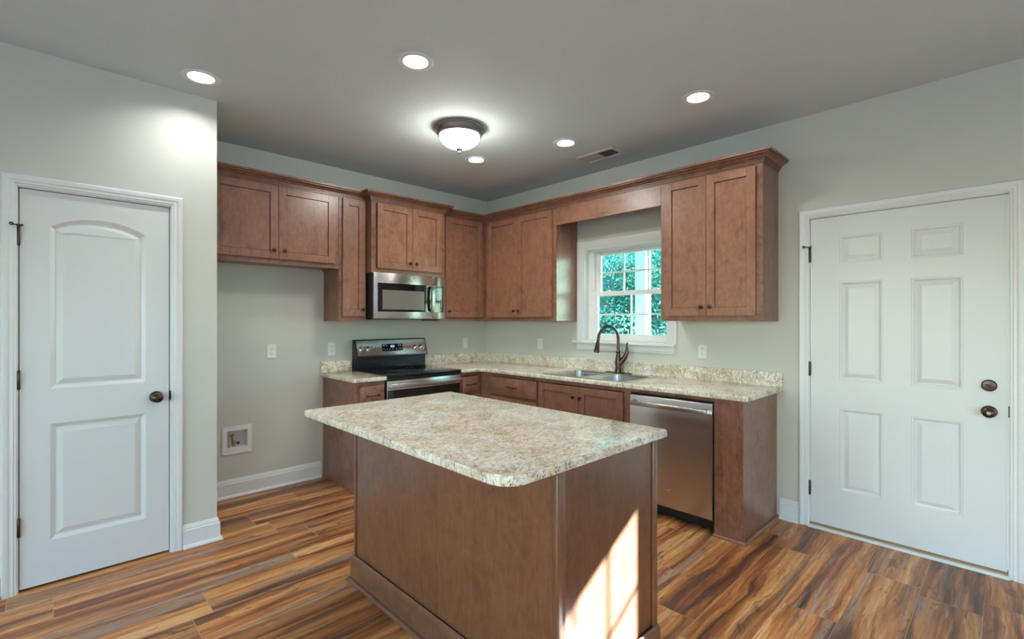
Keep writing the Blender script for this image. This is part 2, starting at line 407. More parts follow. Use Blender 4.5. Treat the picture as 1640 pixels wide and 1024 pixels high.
def offset_poly(lp, d):
    """inset a counter-clockwise polygon by d"""
    n = len(lp); out = []
    for i in range(n):
        a, b, c = Vector(lp[i - 1]), Vector(lp[i]), Vector(lp[(i + 1) % n])
        e0 = (b - a).normalized(); e1 = (c - b).normalized()
        n0 = Vector((-e0.y, e0.x)); n1 = Vector((-e1.y, e1.x))
        mt = (n0 + n1) / max(0.2, 1 + n0.dot(n1)); q = b + mt * d; out.append((q.x, q.y))
    return out
def fillet(lp, radii, seg=6):
    n = len(lp); out = []
    for i in range(n):
        r = radii[i] if isinstance(radii, (list, tuple)) else radii
        b = Vector(lp[i])
        if r <= 0: out.append((b.x, b.y)); continue
        a, c = Vector(lp[i - 1]), Vector(lp[(i + 1) % n])
        d0 = (a - b).normalized(); d1 = (c - b).normalized()
        ang = math.acos(max(-1, min(1, d0.dot(d1)))); t = r / math.tan(ang / 2)
        ctr = b + (d0 + d1).normalized() * (r / math.sin(ang / 2))
        p0 = b + d0 * t; p1 = b + d1 * t
        a0 = math.atan2(p0.y - ctr.y, p0.x - ctr.x); a1 = math.atan2(p1.y - ctr.y, p1.x - ctr.x)
        da = (a1 - a0 + PI) % (2 * PI) - PI
        for k in range(seg + 1):
            q = a0 + da * k / seg; out.append((ctr.x + r * math.cos(q), ctr.y + r * math.sin(q)))
    return out
def rect(x0, x1, z0, z1): return [(x0, z0), (x1, z0), (x1, z1), (x0, z1)]
def circle(cx, cy, r, n=32): return [(cx + r * math.cos(2 * PI * k / n), cy + r * math.sin(2 * PI * k / n)) for k in range(n)]

# ------------------------------------------------------------------ room shell
ZC = 2.743; ZT = 3.08; XL = -6.8; YR = -8.6; XA = -2.895; YL = -0.747
def wall_mesh(x0, x1, y0, y1, z0, z1, holes):
    """slab from y0 (room face) to y1, with rectangular openings through it"""
    mb = MB(); xs = sorted({x0, x1, *[h[0] for h in holes], *[h[1] for h in holes]}); zs = sorted({z0, z1, *[h[2] for h in holes], *[h[3] for h in holes]})
    def solid(i, k):
        if i < 0 or k < 0 or i >= len(xs) - 1 or k >= len(zs) - 1: return False
        cx, cz = (xs[i] + xs[i + 1]) / 2, (zs[k] + zs[k + 1]) / 2
        return not any(h[0] < cx < h[1] and h[2] < cz < h[3] for h in holes)
    bm = mb.bm; cache = {}
    def V(x, y, z):
        key = (round(x, 5), round(y, 5), round(z, 5))
        if key not in cache: cache[key] = bm.verts.new(key)
        return cache[key]
    for i in range(len(xs) - 1):
        for k in range(len(zs) - 1):
            if not solid(i, k): continue
            a, b, c, d = xs[i], xs[i + 1], zs[k], zs[k + 1]
            bm.faces.new((V(a, y0, c), V(b, y0, c), V(b, y0, d), V(a, y0, d)))
            bm.faces.new((V(a, y1, d), V(b, y1, d), V(b, y1, c), V(a, y1, c)))
            if not solid(i - 1, k): bm.faces.new((V(a, y0, c), V(a, y0, d), V(a, y1, d), V(a, y1, c)))
            if not solid(i + 1, k): bm.faces.new((V(b, y0, c), V(b, y1, c), V(b, y1, d), V(b, y0, d)))
            if not solid(i, k - 1): bm.faces.new((V(a, y0, c), V(a, y1, c), V(b, y1, c), V(b, y0, c)))
            if not solid(i, k + 1): bm.faces.new((V(a, y0, d), V(b, y0, d), V(b, y1, d), V(a, y1, d)))
    return mb
def struct(mb, name, mats, label, cat, fr, base=(0, 0, 0), **kw):
    return solo(mb, name, mats, label, cat, fr, base, kind='structure', **kw)

D1 = (-3.760, -3.142, 0.014, 2.036)      # left door leaf
D2 = (3.277, 4.193, 0.030, 2.043)        # right door leaf
G = 0.014
WX0, WX1, WZ0, WZ1 = 1.405, 2.330, 1.185, 2.035     # sink window opening
LW = [(5.60, 6.36, 1.04, 1.88)]          # living window
struct(wall_mesh(XL, 0.0, 0.0, 0.14, 0, ZT, [(-2.670, -2.511, 0.372, 0.520)]), 'wall_back', 'wall', 'greige painted wall behind the range and fridge space', 'wall', BACK)
struct(wall_mesh(-0.14, -YR, 0.0, 0.14, 0, ZT, [(WX0, WX1, WZ0, WZ1), (D2[0] - G, D2[1] + G, 0.0, D2[3] + G)] + LW), 'wall_right', 'wall', 'greige painted wall holding the sink window and the six-panel door', 'wall', RIGHT)
struct(wall_mesh(XL, XA, 0.0, 0.12, 0, ZT, [(D1[0] - G, D1[1] + G, 0.0, D1[3] + G)]), 'wall_left', 'wall', 'pale greige wall around the arched two-panel door', 'wall', LEFT)
mb = MB(); mb.box(XA - 0.12, XA, YL + 0.12, 0, 0, ZT)
struct(mb, 'wall_alcove', 'wall', 'side wall of the empty fridge alcove', 'wall', WORLD)
REAR = Frame(0, YR, PI)                  # facing the rear wall, x runs to -world x
RW = [(0.5, 2.9, 0.15, 2.25), (3.4, 6.2, 0.05, 2.25)]
struct(wall_mesh(-0.14, -XL, 0.0, 0.14, 0, ZT, RW), 'wall_rear', 'wall', 'greige rear wall of the living area with big windows', 'wall', REAR)
FW = [(-7.6, -5.2, 0.10, 2.25), (-4.2, -1.6, 0.10, 2.25)]
FAR = Frame(XL, 0, PI / 2)               # facing -x
struct(wall_mesh(YR, 0.14, 0.0, 0.14, 0, ZT, FW), 'wall_far', 'wall', 'greige side wall of the living area', 'wall', FAR)

# floor: rows of planks running along x
mb = MB(); bm = mb.bm; uvl = bm.loops.layers.uv.new('plank'); cl = bm.loops.layers.float_color.new('tone')
known = {0: -0.545, 2: -1.092, 4: -1.54, 11: -3.10, 12: -2.627, 13: -3.64, 15: -2.654, 16: -2.26}
PW, PL, GAP = 0.2286, 1.22, 0.0015
for k in range(-21, 20):
    y0 = -4.115 + PW * k; y1 = y0 + PW
    y1c = min(y1, 0.13); y0c = max(y0, YR - 0.13)
    if y1c <= y0c: continue
    o = known.get(k, random.uniform(0, PL)); o = o - math.ceil((o - XL) / PL) * PL
    x = o
    while x < 0.14:
        xa, xb = max(x, XL - 0.13), min(x + PL, 0.13)
        if xb > xa + 0.002:
            c = (random.random(), random.random(), random.random(), 1.0)
            q = [(xa + GAP, y0c + GAP), (xb - GAP, y0c + GAP), (xb - GAP, y1c - GAP), (xa + GAP, y1c - GAP)]
            f = bm.faces.new([bm.verts.new((a, b, 0)) for a, b in q])
            for lp, (a, b) in zip(f.loops, q): lp[uvl].uv = (a - x, b - y0); lp[cl] = c
        x += PL
mb._set(0)
mb.box(XL - 0.14, 0.14, YR - 0.14, 0.14, -0.12, -0.0012, m=1)
struct(mb, 'floor', ['floor', 'groove'], 'rustic orange-brown wood plank floor', 'floor', WORLD, weld=False, smooth=False)

CANS = [(-3.036, -1.028), (-2.258, -2.012), (-0.786, -2.870), (-0.782, -1.816), (-1.028, -1.036), (-2.290, -3.040)]
FLUSH = (-1.548, -1.476)
VENT = (-0.455, -0.262, -2.020, -1.650)
mb = MB()
mb.face_with_holes([(XL, YR), (0, YR), (0, 0), (XL, 0)], [circle(x, y, 0.070) for x, y in CANS] + [rect(VENT[0] + .02, VENT[1] - .02, VENT[2] + .02, VENT[3] - .02)], lambda q: (q[0], q[1], ZC))
struct(mb, 'ceiling', 'ceiling', 'light grey textured ceiling', 'ceiling', WORLD, smooth=False)
mb = MB(); mb.box(XL - 0.4, 0.4, YR - 0.4, 0.4, ZT, ZT + 0.12)
struct(mb, 'roof', 'deck', 'roof deck over the house', 'roof', WORLD)

# ------------------------------------------------------------------ trim
CASING = [(0, 0), (0, .008), (.003, .010), (.010, .010), (.014, .0135), (.026, .012), (.031, .0155), (.040, .018), (.050, .018), (.055, .014), (.057, .010), (.057, 0)]
def wide(prof, w): return [(a * w / 0.057, b) for a, b in prof]
BASE = [(.000, 0), (.000, .029), (.006, .029), (.013, .026), (.018, .020), (.020, .0145), (.106, .0145), (.110, .0105), (.121, .0100), (.124, .0075), (.134, .0060), (.139, .0030), (.139, 0)]
def mould_wall(mb, prof, pts, m=0):
    """prof (height, out) swept along floor path pts; out is to the right of travel"""
    mb.sweep([(-b, a) for a, b in prof], [(x, y, 0) for x, y in pts], (0, 0, 1), m); return mb
def door_trim(name, fr, d, label):
    x0, x1, z1 = d[0] - 0.009, d[1] + 0.009, d[3] + 0.009
    t = Thing(name, label, 'door trim', fr, ((x0 + x1) / 2, 0, 0), kind='structure')
    mb = MB(); mb.sweep([(a, b) for a, b in CASING], [(x1, 0, 0), (x1, 0, z1), (x0, 0, z1), (x0, 0, 0)][::-1], (0, -1, 0))
    t.part(mb, 'casing', 'white')
    j = MB(); g = 0.004
    for xa, xb, za, zb in ((d[0] - G, d[0] - g, 0, d[3] + G), (d[1] + g, d[1] + G, 0, d[3] + G), (d[0] - G, d[1] + G, d[3] + g, d[3] + G)):
        j.box(xa, xb, 0.0, 0.12, za, zb)
    for xa, xb, za, zb in ((d[0] - G, d[0] + 0.012, 0.0, d[3] + G), (d[1] - 0.012, d[1] + G, 0.0, d[3] + G), (d[0] - G, d[1] + G, d[3] - 0.012, d[3] + G)):
        j.box(xa, xb, 0.052, 0.12, za, zb)
    t.part(j, 'jamb', 'white')
    return t
t1 = door_trim('trim_1', LEFT, D1, 'white moulded casing around the arched two-panel door')
t2 = door_trim('trim_2', RIGHT, D2, 'white moulded casing around the six-panel outside door')
def strike(t, x, z, h=0.055):
    mb = MB(); mb.box(x, x + 0.012, -0.0015, 0.02, z - h / 2, z + h / 2, 0.001); mb.lathe([(0.004, 0), (0.004, 0.004), (0, 0.005)], (x + .004, -0.001, z), (0, -1, 0), 10)
    t.part(mb, 'strike_plate', 'bronze')
strike(t1, D1[1] + 0.0035, 0.927); strike(t2, D2[1] + 0.0035, 0.885, 0.06)
mb = MB(); mould_wall(mb, BASE, [(D1[1] + 0.066, YL), (XA, YL), (XA, -0.03)])
struct(mb, 'baseboard_left', 'white', 'short white baseboard right of the arched door, wrapping the wall corner', 'baseboard', WORLD)
mb = MB(); mould_wall(mb, BASE, [(XL + .02, YL), (D1[0] - 0.066, YL)])
struct(mb, 'baseboard_hall', 'white', 'white baseboard left of the arched door', 'baseboard', WORLD)
mb = MB(); mould_wall(mb, BASE, [(XA + 0.03, 0), (-1.935, 0)])
struct(mb, 'baseboard_back', 'white', 'long white baseboard under the wall outlet in the fridge space', 'baseboard', WORLD)
mb = MB(); mould_wall(mb, BASE, [(0, -3.092), (0, -(D2[0] - 0.066))])
struct(mb, 'baseboard_right', 'white', 'short white baseboard between the end cabinet and the six-panel door', 'baseboard', WORLD)
mb = MB(); mould_wall(mb, BASE, [(0, -(D2[1] + 0.066)), (0, YR + .02)])
struct(mb, 'baseboard_living', 'white', 'white baseboard beyond the six-panel door', 'baseboard', WORLD)
# threshold under the outside door
t = Thing('trim_3', 'white door sill strip under the six-panel door', 'threshold', RIGHT, (3.735, 0, 0), kind='structure')
mb = MB(); mb.box(D2[0] - 0.012, D2[1] + 0.012, -0.030, 0.13, 0.0, 0.017, 0.003); t.part(mb, 'sill_strip', 'white')
mb = MB(); mb.box(D2[0] - 0.003, D2[1] + 0.003, -0.004, 0.045, 0.0172, 0.0285); t.part(mb, 'door_sweep', 'sweep')

# ------------------------------------------------------------------ doors
def door_leaf(mb, d, panels, prof, y=0.006, T=0.038):
    x0, x1, z0, z1 = d
    mb.face_with_holes(rect(x0, x1, z0, z1), panels, lambda q: (q[0], y, q[1]))
    for lp in panels:
        loops = [[(q[0], y + dep, q[1]) for q in offset_poly(lp, ins)] for ins, dep in prof]
        mb.loft(loops, 0, False, True)
    mb.loft([[(q[0], y, q[1]) for q in rect(x0, x1, z0, z1)], [(q[0], y + T, q[1]) for q in rect(x0, x1, z0, z1)]], 0, False, True)
def hinge_mb(x, z, h=0.09, stop=False):
    mb = MB()
    mb.lathe([(0.0, -h / 2 - .004), (0.0045, -h / 2 - .003), (0.0062, -h / 2), (0.0062, h / 2), (0.0045, h / 2 + .003), (0.0, h / 2 + .004)], (x, -0.004, z), (0, 0, 1), 12)
    mb.box(x - 0.012, x, 0.0, 0.0035, z - h / 2, z + h / 2); mb.box(x, x + 0.006, 0.001, 0.0045, z - h / 2, z + h / 2)
    return mb
def hinge_stop(x, z):
    mb = MB()
    mb.lathe([(0.008, -.006), (0.009, -.003), (0.009, .003), (0.006, .007)], (x, -0.004, z), (0, 0, 1), 12)
    mb.tube([(x, -.006, z), (x - .012, -.026, z + .001), (x - .020, -.040, z + .001)], 0.0032, 8)
    mb.lathe([(0.003, 0), (0.008, .003), (0.009, .010), (0.006, .014), (0, .015)], (x - .020, -.040, z + .001), (-.5, -.85, 0), 12)
    mb.tube([(x, -.006, z), (x + .010, -.022, z)], 0.003, 8)
    mb.lathe([(0.003, 0), (0.006, .002), (0.006, .007), (0, .008)], (x + .010, -.022, z), (.42, -.9, 0), 12)
    return mb
def door_knob(t, parent, x, z, scale=1.0, keyed=False):
    r = MB(); r.lathe([(0.0, .006), (0.032, .006), (0.033, .001), (0.030, -.006), (0.024, -.009), (0.015, -.010)], (x, 0.0, z), (0, 1, 0), 28)
    rs = t.part(r, 'rosette', 'bronze', parent)
    k = MB(); s = scale
    k.lathe([(0.012, .008), (0.011, .022), (0.013, .028), (0.021 * s, .033), (0.0265 * s, .041), (0.0285 * s, .050), (0.0265 * s, .058), (0.020 * s, .064), (0.010 * s, .0665), (0.0, .067)], (x, 0, z), (0, -1, 0), 28)
    t.part(k, 'knob', 'bronze', rs)
    if keyed:
        c = MB(); c.lathe([(0.009, .066), (0.009, .069), (0.008, .0697), (0, .0697)], (x, 0, z), (0, -1, 0), 18)
        c.box(x - .0012, x + .0012, -.0712, -.069, z - .004, z + .004)
        t.part(c, 'turn_button', 'pewter', rs)
# left: two-panel arch top
t = Thing('door_1', 'white two-panel door with arched upper panel, standing left', 'door', LEFT, ((D1[0] + D1[1]) / 2, 0, D1[2]), kind='structure')
pa0, pa1 = -3.650, -3.251
arch = [(pa0, 1.015), (pa1, 1.015)]
cx = (pa0 + pa1) / 2; hw = (pa1 - pa0) / 2; sag = 0.060; R = (hw * hw + sag * sag) / (2 * sag); zc_ = 1.858 + sag - R
a0 = math.asin(hw / R)
for k in range(17):
    a = a0 - 2 * a0 * k / 16; arch.append((cx + R * math.sin(a), zc_ + R * math.cos(a)))
mb = MB(); prof1 = [(0, 0), (.0025, .0008), (.019, .0125), (.024, .0130), (.050, .0025)]
door_leaf(mb, D1, [arch, rect(pa0, pa1, 0.230, 0.835)], prof1)
leaf = t.part(mb, 'door_leaf', 'door', smooth=False)
door_knob(t, leaf, -3.204, 0.926)
for z in (1.795, 1.071, 0.330): t.part(hinge_mb(D1[0] - .003, z), 'hinge', 'bronze', leaf)
t.part(hinge_stop(D1[0] - .003, 1.846), 'hinge_stop', 'bronze', leaf)
# right: six-panel entry
t = Thing('door_2', 'white six-panel outside door with deadbolt, standing right', 'door', RIGHT, ((D2[0] + D2[1]) / 2, 0, D2[2]), kind='structure')
xa, xb, xc, xd = 3.439, 3.664, 3.797, 4.022
pans = [rect(a, b, z0, z1) for a, b in ((xa, xb), (xc, xd)) for z0, z1 in ((1.736, 1.914), (0.983, 1.621), (0.271, 0.806))]
prof2 = [(0, 0), (.002, .0018), (.005, .0006), (.011, .0012), (.018, .0095), (.024, .0105), (.048, .0030)]
mb = MB(); door_leaf(mb, D2, pans, prof2)
leaf = t.part(mb, 'door_leaf', 'door', smooth=False)
door_knob(t, leaf, 4.124, 0.876, 0.95, True)
mb = MB(); mb.lathe([(0.0, .006), (0.030, .006), (0.032, 0), (0.031, -.008), (0.026, -.013), (0.012, -.015), (0, -.015)], (4.124, 0, 1.018), (0, 1, 0), 28)
db = t.part(mb, 'deadbolt', 'bronze', leaf)
mb = MB(); mb.lathe([(.007, .013), (.007, .020), (.004, .022)], (4.124, 0, 1.018), (0, -1, 0), 14)
mb.box(4.109, 4.139, -.030, -.018, 1.0145, 1.0215, .002, mtx=Matrix.Translation((4.124, 0, 1.018)) @ Matrix.Rotation(0.5, 4, 'Y') @ Matrix.Translation((-4.124, 0, -1.018)))
t.part(mb, 'thumb_turn', 'bronze', db)
for z in (1.805, 1.049, 0.258): t.part(hinge_mb(D2[0] - .003, z), 'hinge', 'bronze', leaf)
t.part(hinge_stop(D2[0] - .003, 1.857), 'hinge_stop', 'bronze', leaf)

# ------------------------------------------------------------------ windows
def sash(t, parent, nm, x0, x1, z0, z1, y, wL, wR, wT, wB, vbars, hbars, dep=0.030, bar=0.016, glass='pane_tint'):
    mb = MB(); b = 0.003
    mb.box(x0, x0 + wL, y, y + dep, z0, z1, b); mb.box(x1 - wR, x1, y, y + dep, z0, z1, b)
    mb.box(x0 + wL, x1 - wR, y, y + dep, z0, z0 + wB, b); mb.box(x0 + wL, x1 - wR, y, y + dep, z1 - wT, z1, b)
    s = t.part(mb, nm, 'vinyl', parent)
    mb = MB()
    for v in vbars: mb.box(v - bar / 2, v + bar / 2, y + .006, y + .020, z0 + wB, z1 - wT, .002)
    for h in hbars: mb.box(x0 + wL, x1 - wR, y + .0062, y + .0198, h - bar / 2, h + bar / 2, .002)
    if vbars or hbars: t.part(mb, 'muntin_grid', 'vinyl', s)
    mb = MB(); mb.box(x0 + wL - .004, x1 - wR + .004, y + .022, y + .0245, z0 + wB - .004, z1 - wT + .004); t.part(mb, 'pane', glass, s)
    return s
t = Thing('window_1', 'white double-hung window with grid bars above the kitchen sink', 'window', RIGHT, ((WX0 + WX1) / 2, 0, WZ0), kind='structure')
mb = MB()
for xa, xb, za, zb in ((WX0, WX0 + .058, WZ0, WZ1), (WX1 - .030, WX1, WZ0, WZ1), (WX0 + .058, WX1 - .030, WZ1 - .022, WZ1), (WX0 + .058, WX1 - .030, WZ0, WZ0 + .012)):
    mb.box(xa, xb, 0.058, 0.14, za, zb, .003)
mb.box(WX0 + .058, WX0 + .064, 0.062, 0.13, 1.64, WZ1 - .022)
t.part(mb, 'frame', 'vinyl')
sash(t, None, 'upper_sash', WX0 + .064, WX1 - .032, 1.600, WZ1 - .024, 0.096, .050, .044, .030, .036, [1.766, 2.013], [1.815])
lo = sash(t, None, 'lower_sash', WX0 + .058, WX1 - .030, WZ0 + .012, 1.640, 0.062, .046, .048, .040, .052, [1.862], [1.425])
mb = MB()
for xm in (1.62, 2.10): mb.box(xm - .024, xm + .024, .070, .090, 1.640, 1.650, .004); mb.lathe([(.008, 0), (.008, .006), (0, .007)], (xm, .078, 1.649), (0, 0, 1), 10)
t.part(mb, 'sash_lock', 'vinyl', lo)
t = Thing('trim_4', 'white casing, stool and apron around the sink window', 'window trim', RIGHT, ((WX0 + WX1) / 2, 0, WZ0), kind='structure')
mb = MB(); cw = 0.090
mb.sweep(wide(CASING, cw), [(WX0 + .003, 0, 1.176), (WX0 + .003, 0, WZ1 - .003), (2.243, 0, WZ1 - .003), (2.243, 0, 1.176)], (0, -1, 0))
t.part(mb, 'casing', 'white')
mb = MB(); mb.box(1.274, 2.326, -0.040, 0.0, 1.158, 1.176, .005, seg=2); mb.box(WX0 + .001, WX1 - .001, -0.002, 0.0585, 1.158, 1.1845, .002)
t.part(mb, 'stool', 'white')
mb = MB(); mb.box(1.318, 2.314, -0.016, 0, 1.108, 1.158, .004); mb.box(1.318, 2.314, -0.012, 0, 1.096, 1.108, .003); t.part(mb, 'apron', 'white')
mb = MB(); mb.box(WX0, WX0 + .004, 0.0, .058, WZ0, WZ1); mb.box(WX0 + .004, WX1, 0.0, .058, WZ1 - .004, WZ1)
t.part(mb, 'jamb_liner', 'white')
def living_window(name, fr, w, label, vb, hb):
    x0, x1, z0, z1 = w
    t = Thing(name, label, 'window', fr, ((x0 + x1) / 2, 0, z0), kind='structure')
    sash(t, None, 'sash', x0, x1, z0, z1, 0.06, .083, .083, .09, .09, vb, hb, 0.05, 0.018, 'pane')
    mb = MB(); p = wide(CASING, .08); mb.sweep(p, [(x1, 0, z0), (x1, 0, z1), (x0, 0, z1), (x0, 0, z0)][::-1], (0, -1, 0), closed=True); t.part(mb, 'casing', 'white')
living_window('window_2', RIGHT, LW[0], 'living room window past the six-panel door', [5.923, 6.163], [1.474])
living_window('added_window_3', REAR, RW[0], 'rear living room window added for daylight, nearer the outside door wall', [1.1, 1.7, 2.3], [1.2])  # added out of view to let daylight in from behind
living_window('added_window_5', FAR, FW[0], 'left side living room window added for daylight, nearer the rear wall', [-7.0, -6.4, -5.8], [1.15])  # added out of view for more daylight from the left
living_window('added_window_6', FAR, FW[1], 'left side living room window added for daylight, nearer the kitchen', [-3.55, -2.9, -2.25], [1.15])  # second side opening added for daylight
living_window('added_window_4', REAR, RW[1], 'tall rear living room window added for daylight, away from the door wall', [4.1, 4.8, 5.5], [1.15])  # second rear opening added for daylight

# ------------------------------------------------------------------ cabinets
def knob_mb(x, z, y, s=1.0):
    mb = MB(); mb.lathe([(.0085 * s, 0), (.0085 * s, .002), (.0055 * s, .004), (.005 * s, .012), (.011 * s, .016), (.0155 * s, .020), (.0155 * s, .0235), (.012 * s, .0265), (0, .0275)], (x, y, z), (0, -1, 0), 20)
    return mb
def pull_mb(x, z, y, w=0.098):
    mb = MB(); h = w / 2
    for sgn in (-1, 1):
        mb.lathe([(.0075, 0), (.0075, .003), (.005, .006), (.0048, .020), (.0068, .024), (.0068, .030), (.003, .033)], (x + sgn * h, y, z), (0, -1, 0), 12)
    mb.tube([(x - h - .010, y - .026, z), (x - h, y - .027, z), (x - h * .5, y - .030, z - .001), (x, y - .0315, z - .0015), (x + h * .5, y - .030, z - .001), (x + h, y - .027, z), (x + h + .010, y - .026, z)],
            [.004, .0055, .0042, .0038, .0042, .0055, .004], 10)
    return mb
def shaker_mb(x0, x1, z0, z1, y, rail=0.057, T=0.020, rec=0.0085):
    """door with upright stiles, level rails and a flat recessed panel; y is the frame face behind it"""
    mb = MB(); b = 0.0014
    mb.box(x0, x0 + rail, y - T, y - .0005, z0, z1, b); mb.box(x1 - rail, x1, y - T, y - .0005, z0, z1, b)
    mb.box(x0 + rail, x1 - rail, y - T, y - .0005, z0, z0 + rail, b, 1); mb.box(x0 + rail, x1 - rail, y - T, y - .0005, z1 - rail, z1, b, 1)
    g = .0026       # the stained groove around the panel
    mb.box(x0 + rail + g, x1 - rail - g, y - T + rec, y - .0022, z0 + rail + g, z1 - rail - g, .001, 2)
    mb.box(x0 + rail - .003, x1 - rail + .003, y - .0022, y - .0006, z0 + rail - .003, z1 - rail + .003, 0, 0)
    return mb
def drawer_mb(x0, x1, z0, z1, y, T=0.020):
    mb = MB(); mb.box(x0, x1, y - T, y - .0005, z0, z1, .003, 1, 2); return mb
def face_frame(mb, x0, x1, z0, z1, y, sl, sr, rb, rt, T=0.019, mids=()):
    b = 0.0006
    mb.box(x0, x0 + sl, y, y + T, z0, z1, b); mb.box(x1 - sr, x1, y, y + T, z0, z1, b)
    mb.box(x0 + sl, x1 - sr, y, y + T, z0, z0 + rb, b, 1); mb.box(x0 + sl, x1 - sr, y, y + T, z1 - rt, z1, b, 1)
    for z in mids: mb.box(x0 + sl, x1 - sr, y, y + T, z - .019, z + .019, b, 1)
    return mb
def carcass(mb, x0, x1, z0, z1, D, floor_l=False, floor_r=False, top=True, toe=False, T=0.015):
    zf = 0.0
    mb.box(x0, x0 + T, -D + .019, -.001, zf if floor_l else z0, z1, .0005); mb.box(x1 - T, x1, -D + .019, -.001, zf if floor_r else z0, z1, .0005)
    mb.box(x0 + T, x1 - T, -D + .019, -.001, z0 + .012, z0 + .026, 0, 1)
    if top: mb.box(x0 + T, x1 - T, -D + .019, -.001, z1 - .014, z1, 0, 1)
    mb.box(x0 + T, x1 - T, -.008, -.001, z0 + .026, z1 - .014)
    if toe: mb.box(x0 + T, x1 - T, -D + .072, -D + .084, 0, z0 + .012, 0, 1)
    return mb
WOODS = ['wood_v', 'wood_h', 'wood_panel']
def wall_cabinet(label, fr, x0, x1, z0, z1, D, doors, sl=.045, sr=.045, rb=.045, rt=.045, group=None, name='wall_cabinet'):
    t = Thing(name, label, 'kitchen cabinet', fr, ((x0 + x1) / 2, -D / 2, z0), group)
    t.part(carcass(MB(), x0, x1, z0, z1, D), 'carcass', WOODS)
    t.part(face_frame(MB(), x0, x1, z0, z1, -D, sl, sr, rb, rt), 'face_frame', WOODS)
    for a, b, c, d, kx, kz in doors:
        dr = t.part(shaker_mb(a, b, c, d, -D), 'door', WOODS)
        t.part(knob_mb(kx, kz, -D - .020), 'knob', 'bronze', dr)
    return t
DU, ZU0, ZU1 = 0.305, 1.367, 2.440
wall_cabinet('wide short double-door wall cabinet over the empty fridge space', BACK, XA + .002, -1.909, 1.803, ZU1, DU,
             [(-2.836, -2.391, 1.841, 2.396, -2.427, 1.902), (-2.388, -1.944, 1.841, 2.396, -2.352, 1.902)], sl=.075, rt=.06)
wall_cabinet('narrow one-door wall cabinet left of the microwave', BACK, -1.906, -1.663, ZU0, ZU1, DU,
             [(-1.879, -1.680, 1.406, 2.400, -1.706, 1.462)], rt=.06)
wall_cabinet('deeper double-door wall cabinet directly over the microwave', BACK, -1.660, -.894, 1.787, ZU1, .395,
             [(-1.610, -1.262, 1.826, 2.390, -1.293, 1.886), (-1.259, -.940, 1.826, 2.390, -1.228, 1.886)], rt=.06)
wall_cabinet('one-door wall cabinet in the room corner right of the microwave', BACK, -.891, -DU - .003, ZU0, ZU1, DU,
             [(-.819, -.345, 1.407, 2.404, -.790, 1.462)], sl=.085, sr=.032, rt=.06)
wall_cabinet('tall double-door wall cabinet between the room corner and sink window', RIGHT, .003, 1.316, ZU0, ZU1, DU,
             [(.366, .815, 1.405, 2.396, .786, 1.466), (.818, 1.273, 1.405, 2.392, .848, 1.466)], sl=.36, rt=.06)
wall_cabinet('end double-door wall cabinet right of the sink window, nearest the outside door', RIGHT, 2.358, 3.081, ZU0, ZU1, DU,
             [(2.395, 2.712, 1.404, 2.392, 2.682, 1.466), (2.715, 3.041, 1.404, 2.388, 2.746, 1.466)], rt=.06)
mb = MB(); mb.prism([(-DU, 2.246), (-DU + .019, 2.246), (-DU + .019, ZU1 - .019), (-.001, ZU1 - .019), (-.001, ZU1), (-DU, ZU1)], 0, 1.317, 2.357, 1)
solo(mb, 'valance', WOODS, 'plain brown wood valance board bridging above the sink window', 'valance', RIGHT, (1.837, -DU, 2.246))
CROWN = [(0, 0), (.006, 0), (.006, .008), (.012, .0085), (.012, .016), (.009, .018), (.018, .0185), (.018, .026), (.015, .028), (.025, .030), (.031, .036), (.040, .043), (.052, .048), (.057, .049), (.057, .055), (.053, .057), (.068, .0585), (.068, .074), (0, .074)]
mb = MB(); zc0 = 2.404; yf = -DU - .0005
mb.sweep([(-a, b) for a, b in CROWN], [(XA + .003, yf, zc0), (-1.662, yf, zc0), (-1.662, -.3955, zc0), (-.8925, -.3955, zc0), (-.8925, yf, zc0), (yf, yf, zc0), (yf, -3.0815, zc0), (-.002, -3.0815, zc0)], (0, 0, 1))
solo(mb, 'crown_moulding', 'wood_h', 'stepped brown crown moulding running along the tops of all wall cabinets', 'moulding', WORLD, (-1.2, -.6, zc0))

DB, ZB = 0.610, 0.878
SHOE = [(.000, 0), (.000, .017), (.006, .0165), (.012, .0135), (.016, .008), (.018, .0015), (.018, 0)]
def base_cabinet(label, fr, x0, x1, doors, drawers, floor_l=False, floor_r=False, sl=.04, sr=.04, rt=.032, mids=(.668,), group=None):
    t = Thing('base_cabinet', label, 'kitchen cabinet', fr, ((x0 + x1) / 2, -DB / 2, 0), group)
    t.part(carcass(MB(), x0, x1, .102, ZB, DB, floor_l, floor_r, False, True), 'carcass', WOODS)
    t.part(face_frame(MB(), x0, x1, .102, ZB, -DB, sl, sr, .035, rt, mids=mids), 'face_frame', WOODS)
    for a, b, c, d, kx, kz in doors:
        dr = t.part(shaker_mb(a, b, c, d, -DB), 'door', WOODS)
        if kx is not None: t.part(knob_mb(kx, kz, -DB - .020), 'knob', 'bronze', dr)
    for a, b, c, d in drawers:
        dr = t.part(drawer_mb(a, b, c, d, -DB), 'drawer_front', WOODS)
        t.part(pull_mb((a + b) / 2, (c + d) / 2 - .002, -DB - .020), 'pull', 'bronze', dr)
    return t
t = base_cabinet('narrow base cabinet with one drawer left of the range', BACK, -1.914, -1.655,
             [(-1.880, -1.668, .125, .655, -1.694, .60)], [(-1.880, -1.668, .690, .845)], floor_l=True)
mb = MB(); mould_wall(mb, SHOE, [(-1.9145, -.002), (-1.9145, -DB + .018)][::-1]); t.part(mb, 'shoe_moulding', 'wood_y')
mb = MB(); mb.box(-1.9145, -1.895, -DB, -DB + .019, 0, .102); t.part(mb, 'toe_end', 'wood_v')
base_cabinet('small base cabinet with one narrow drawer right of the range', BACK, -.884, -DB - .002,
             [(-.856, -.662, .125, .655, -.690, .60)], [(-.856, -.662, .690, .840)], sr=.052)
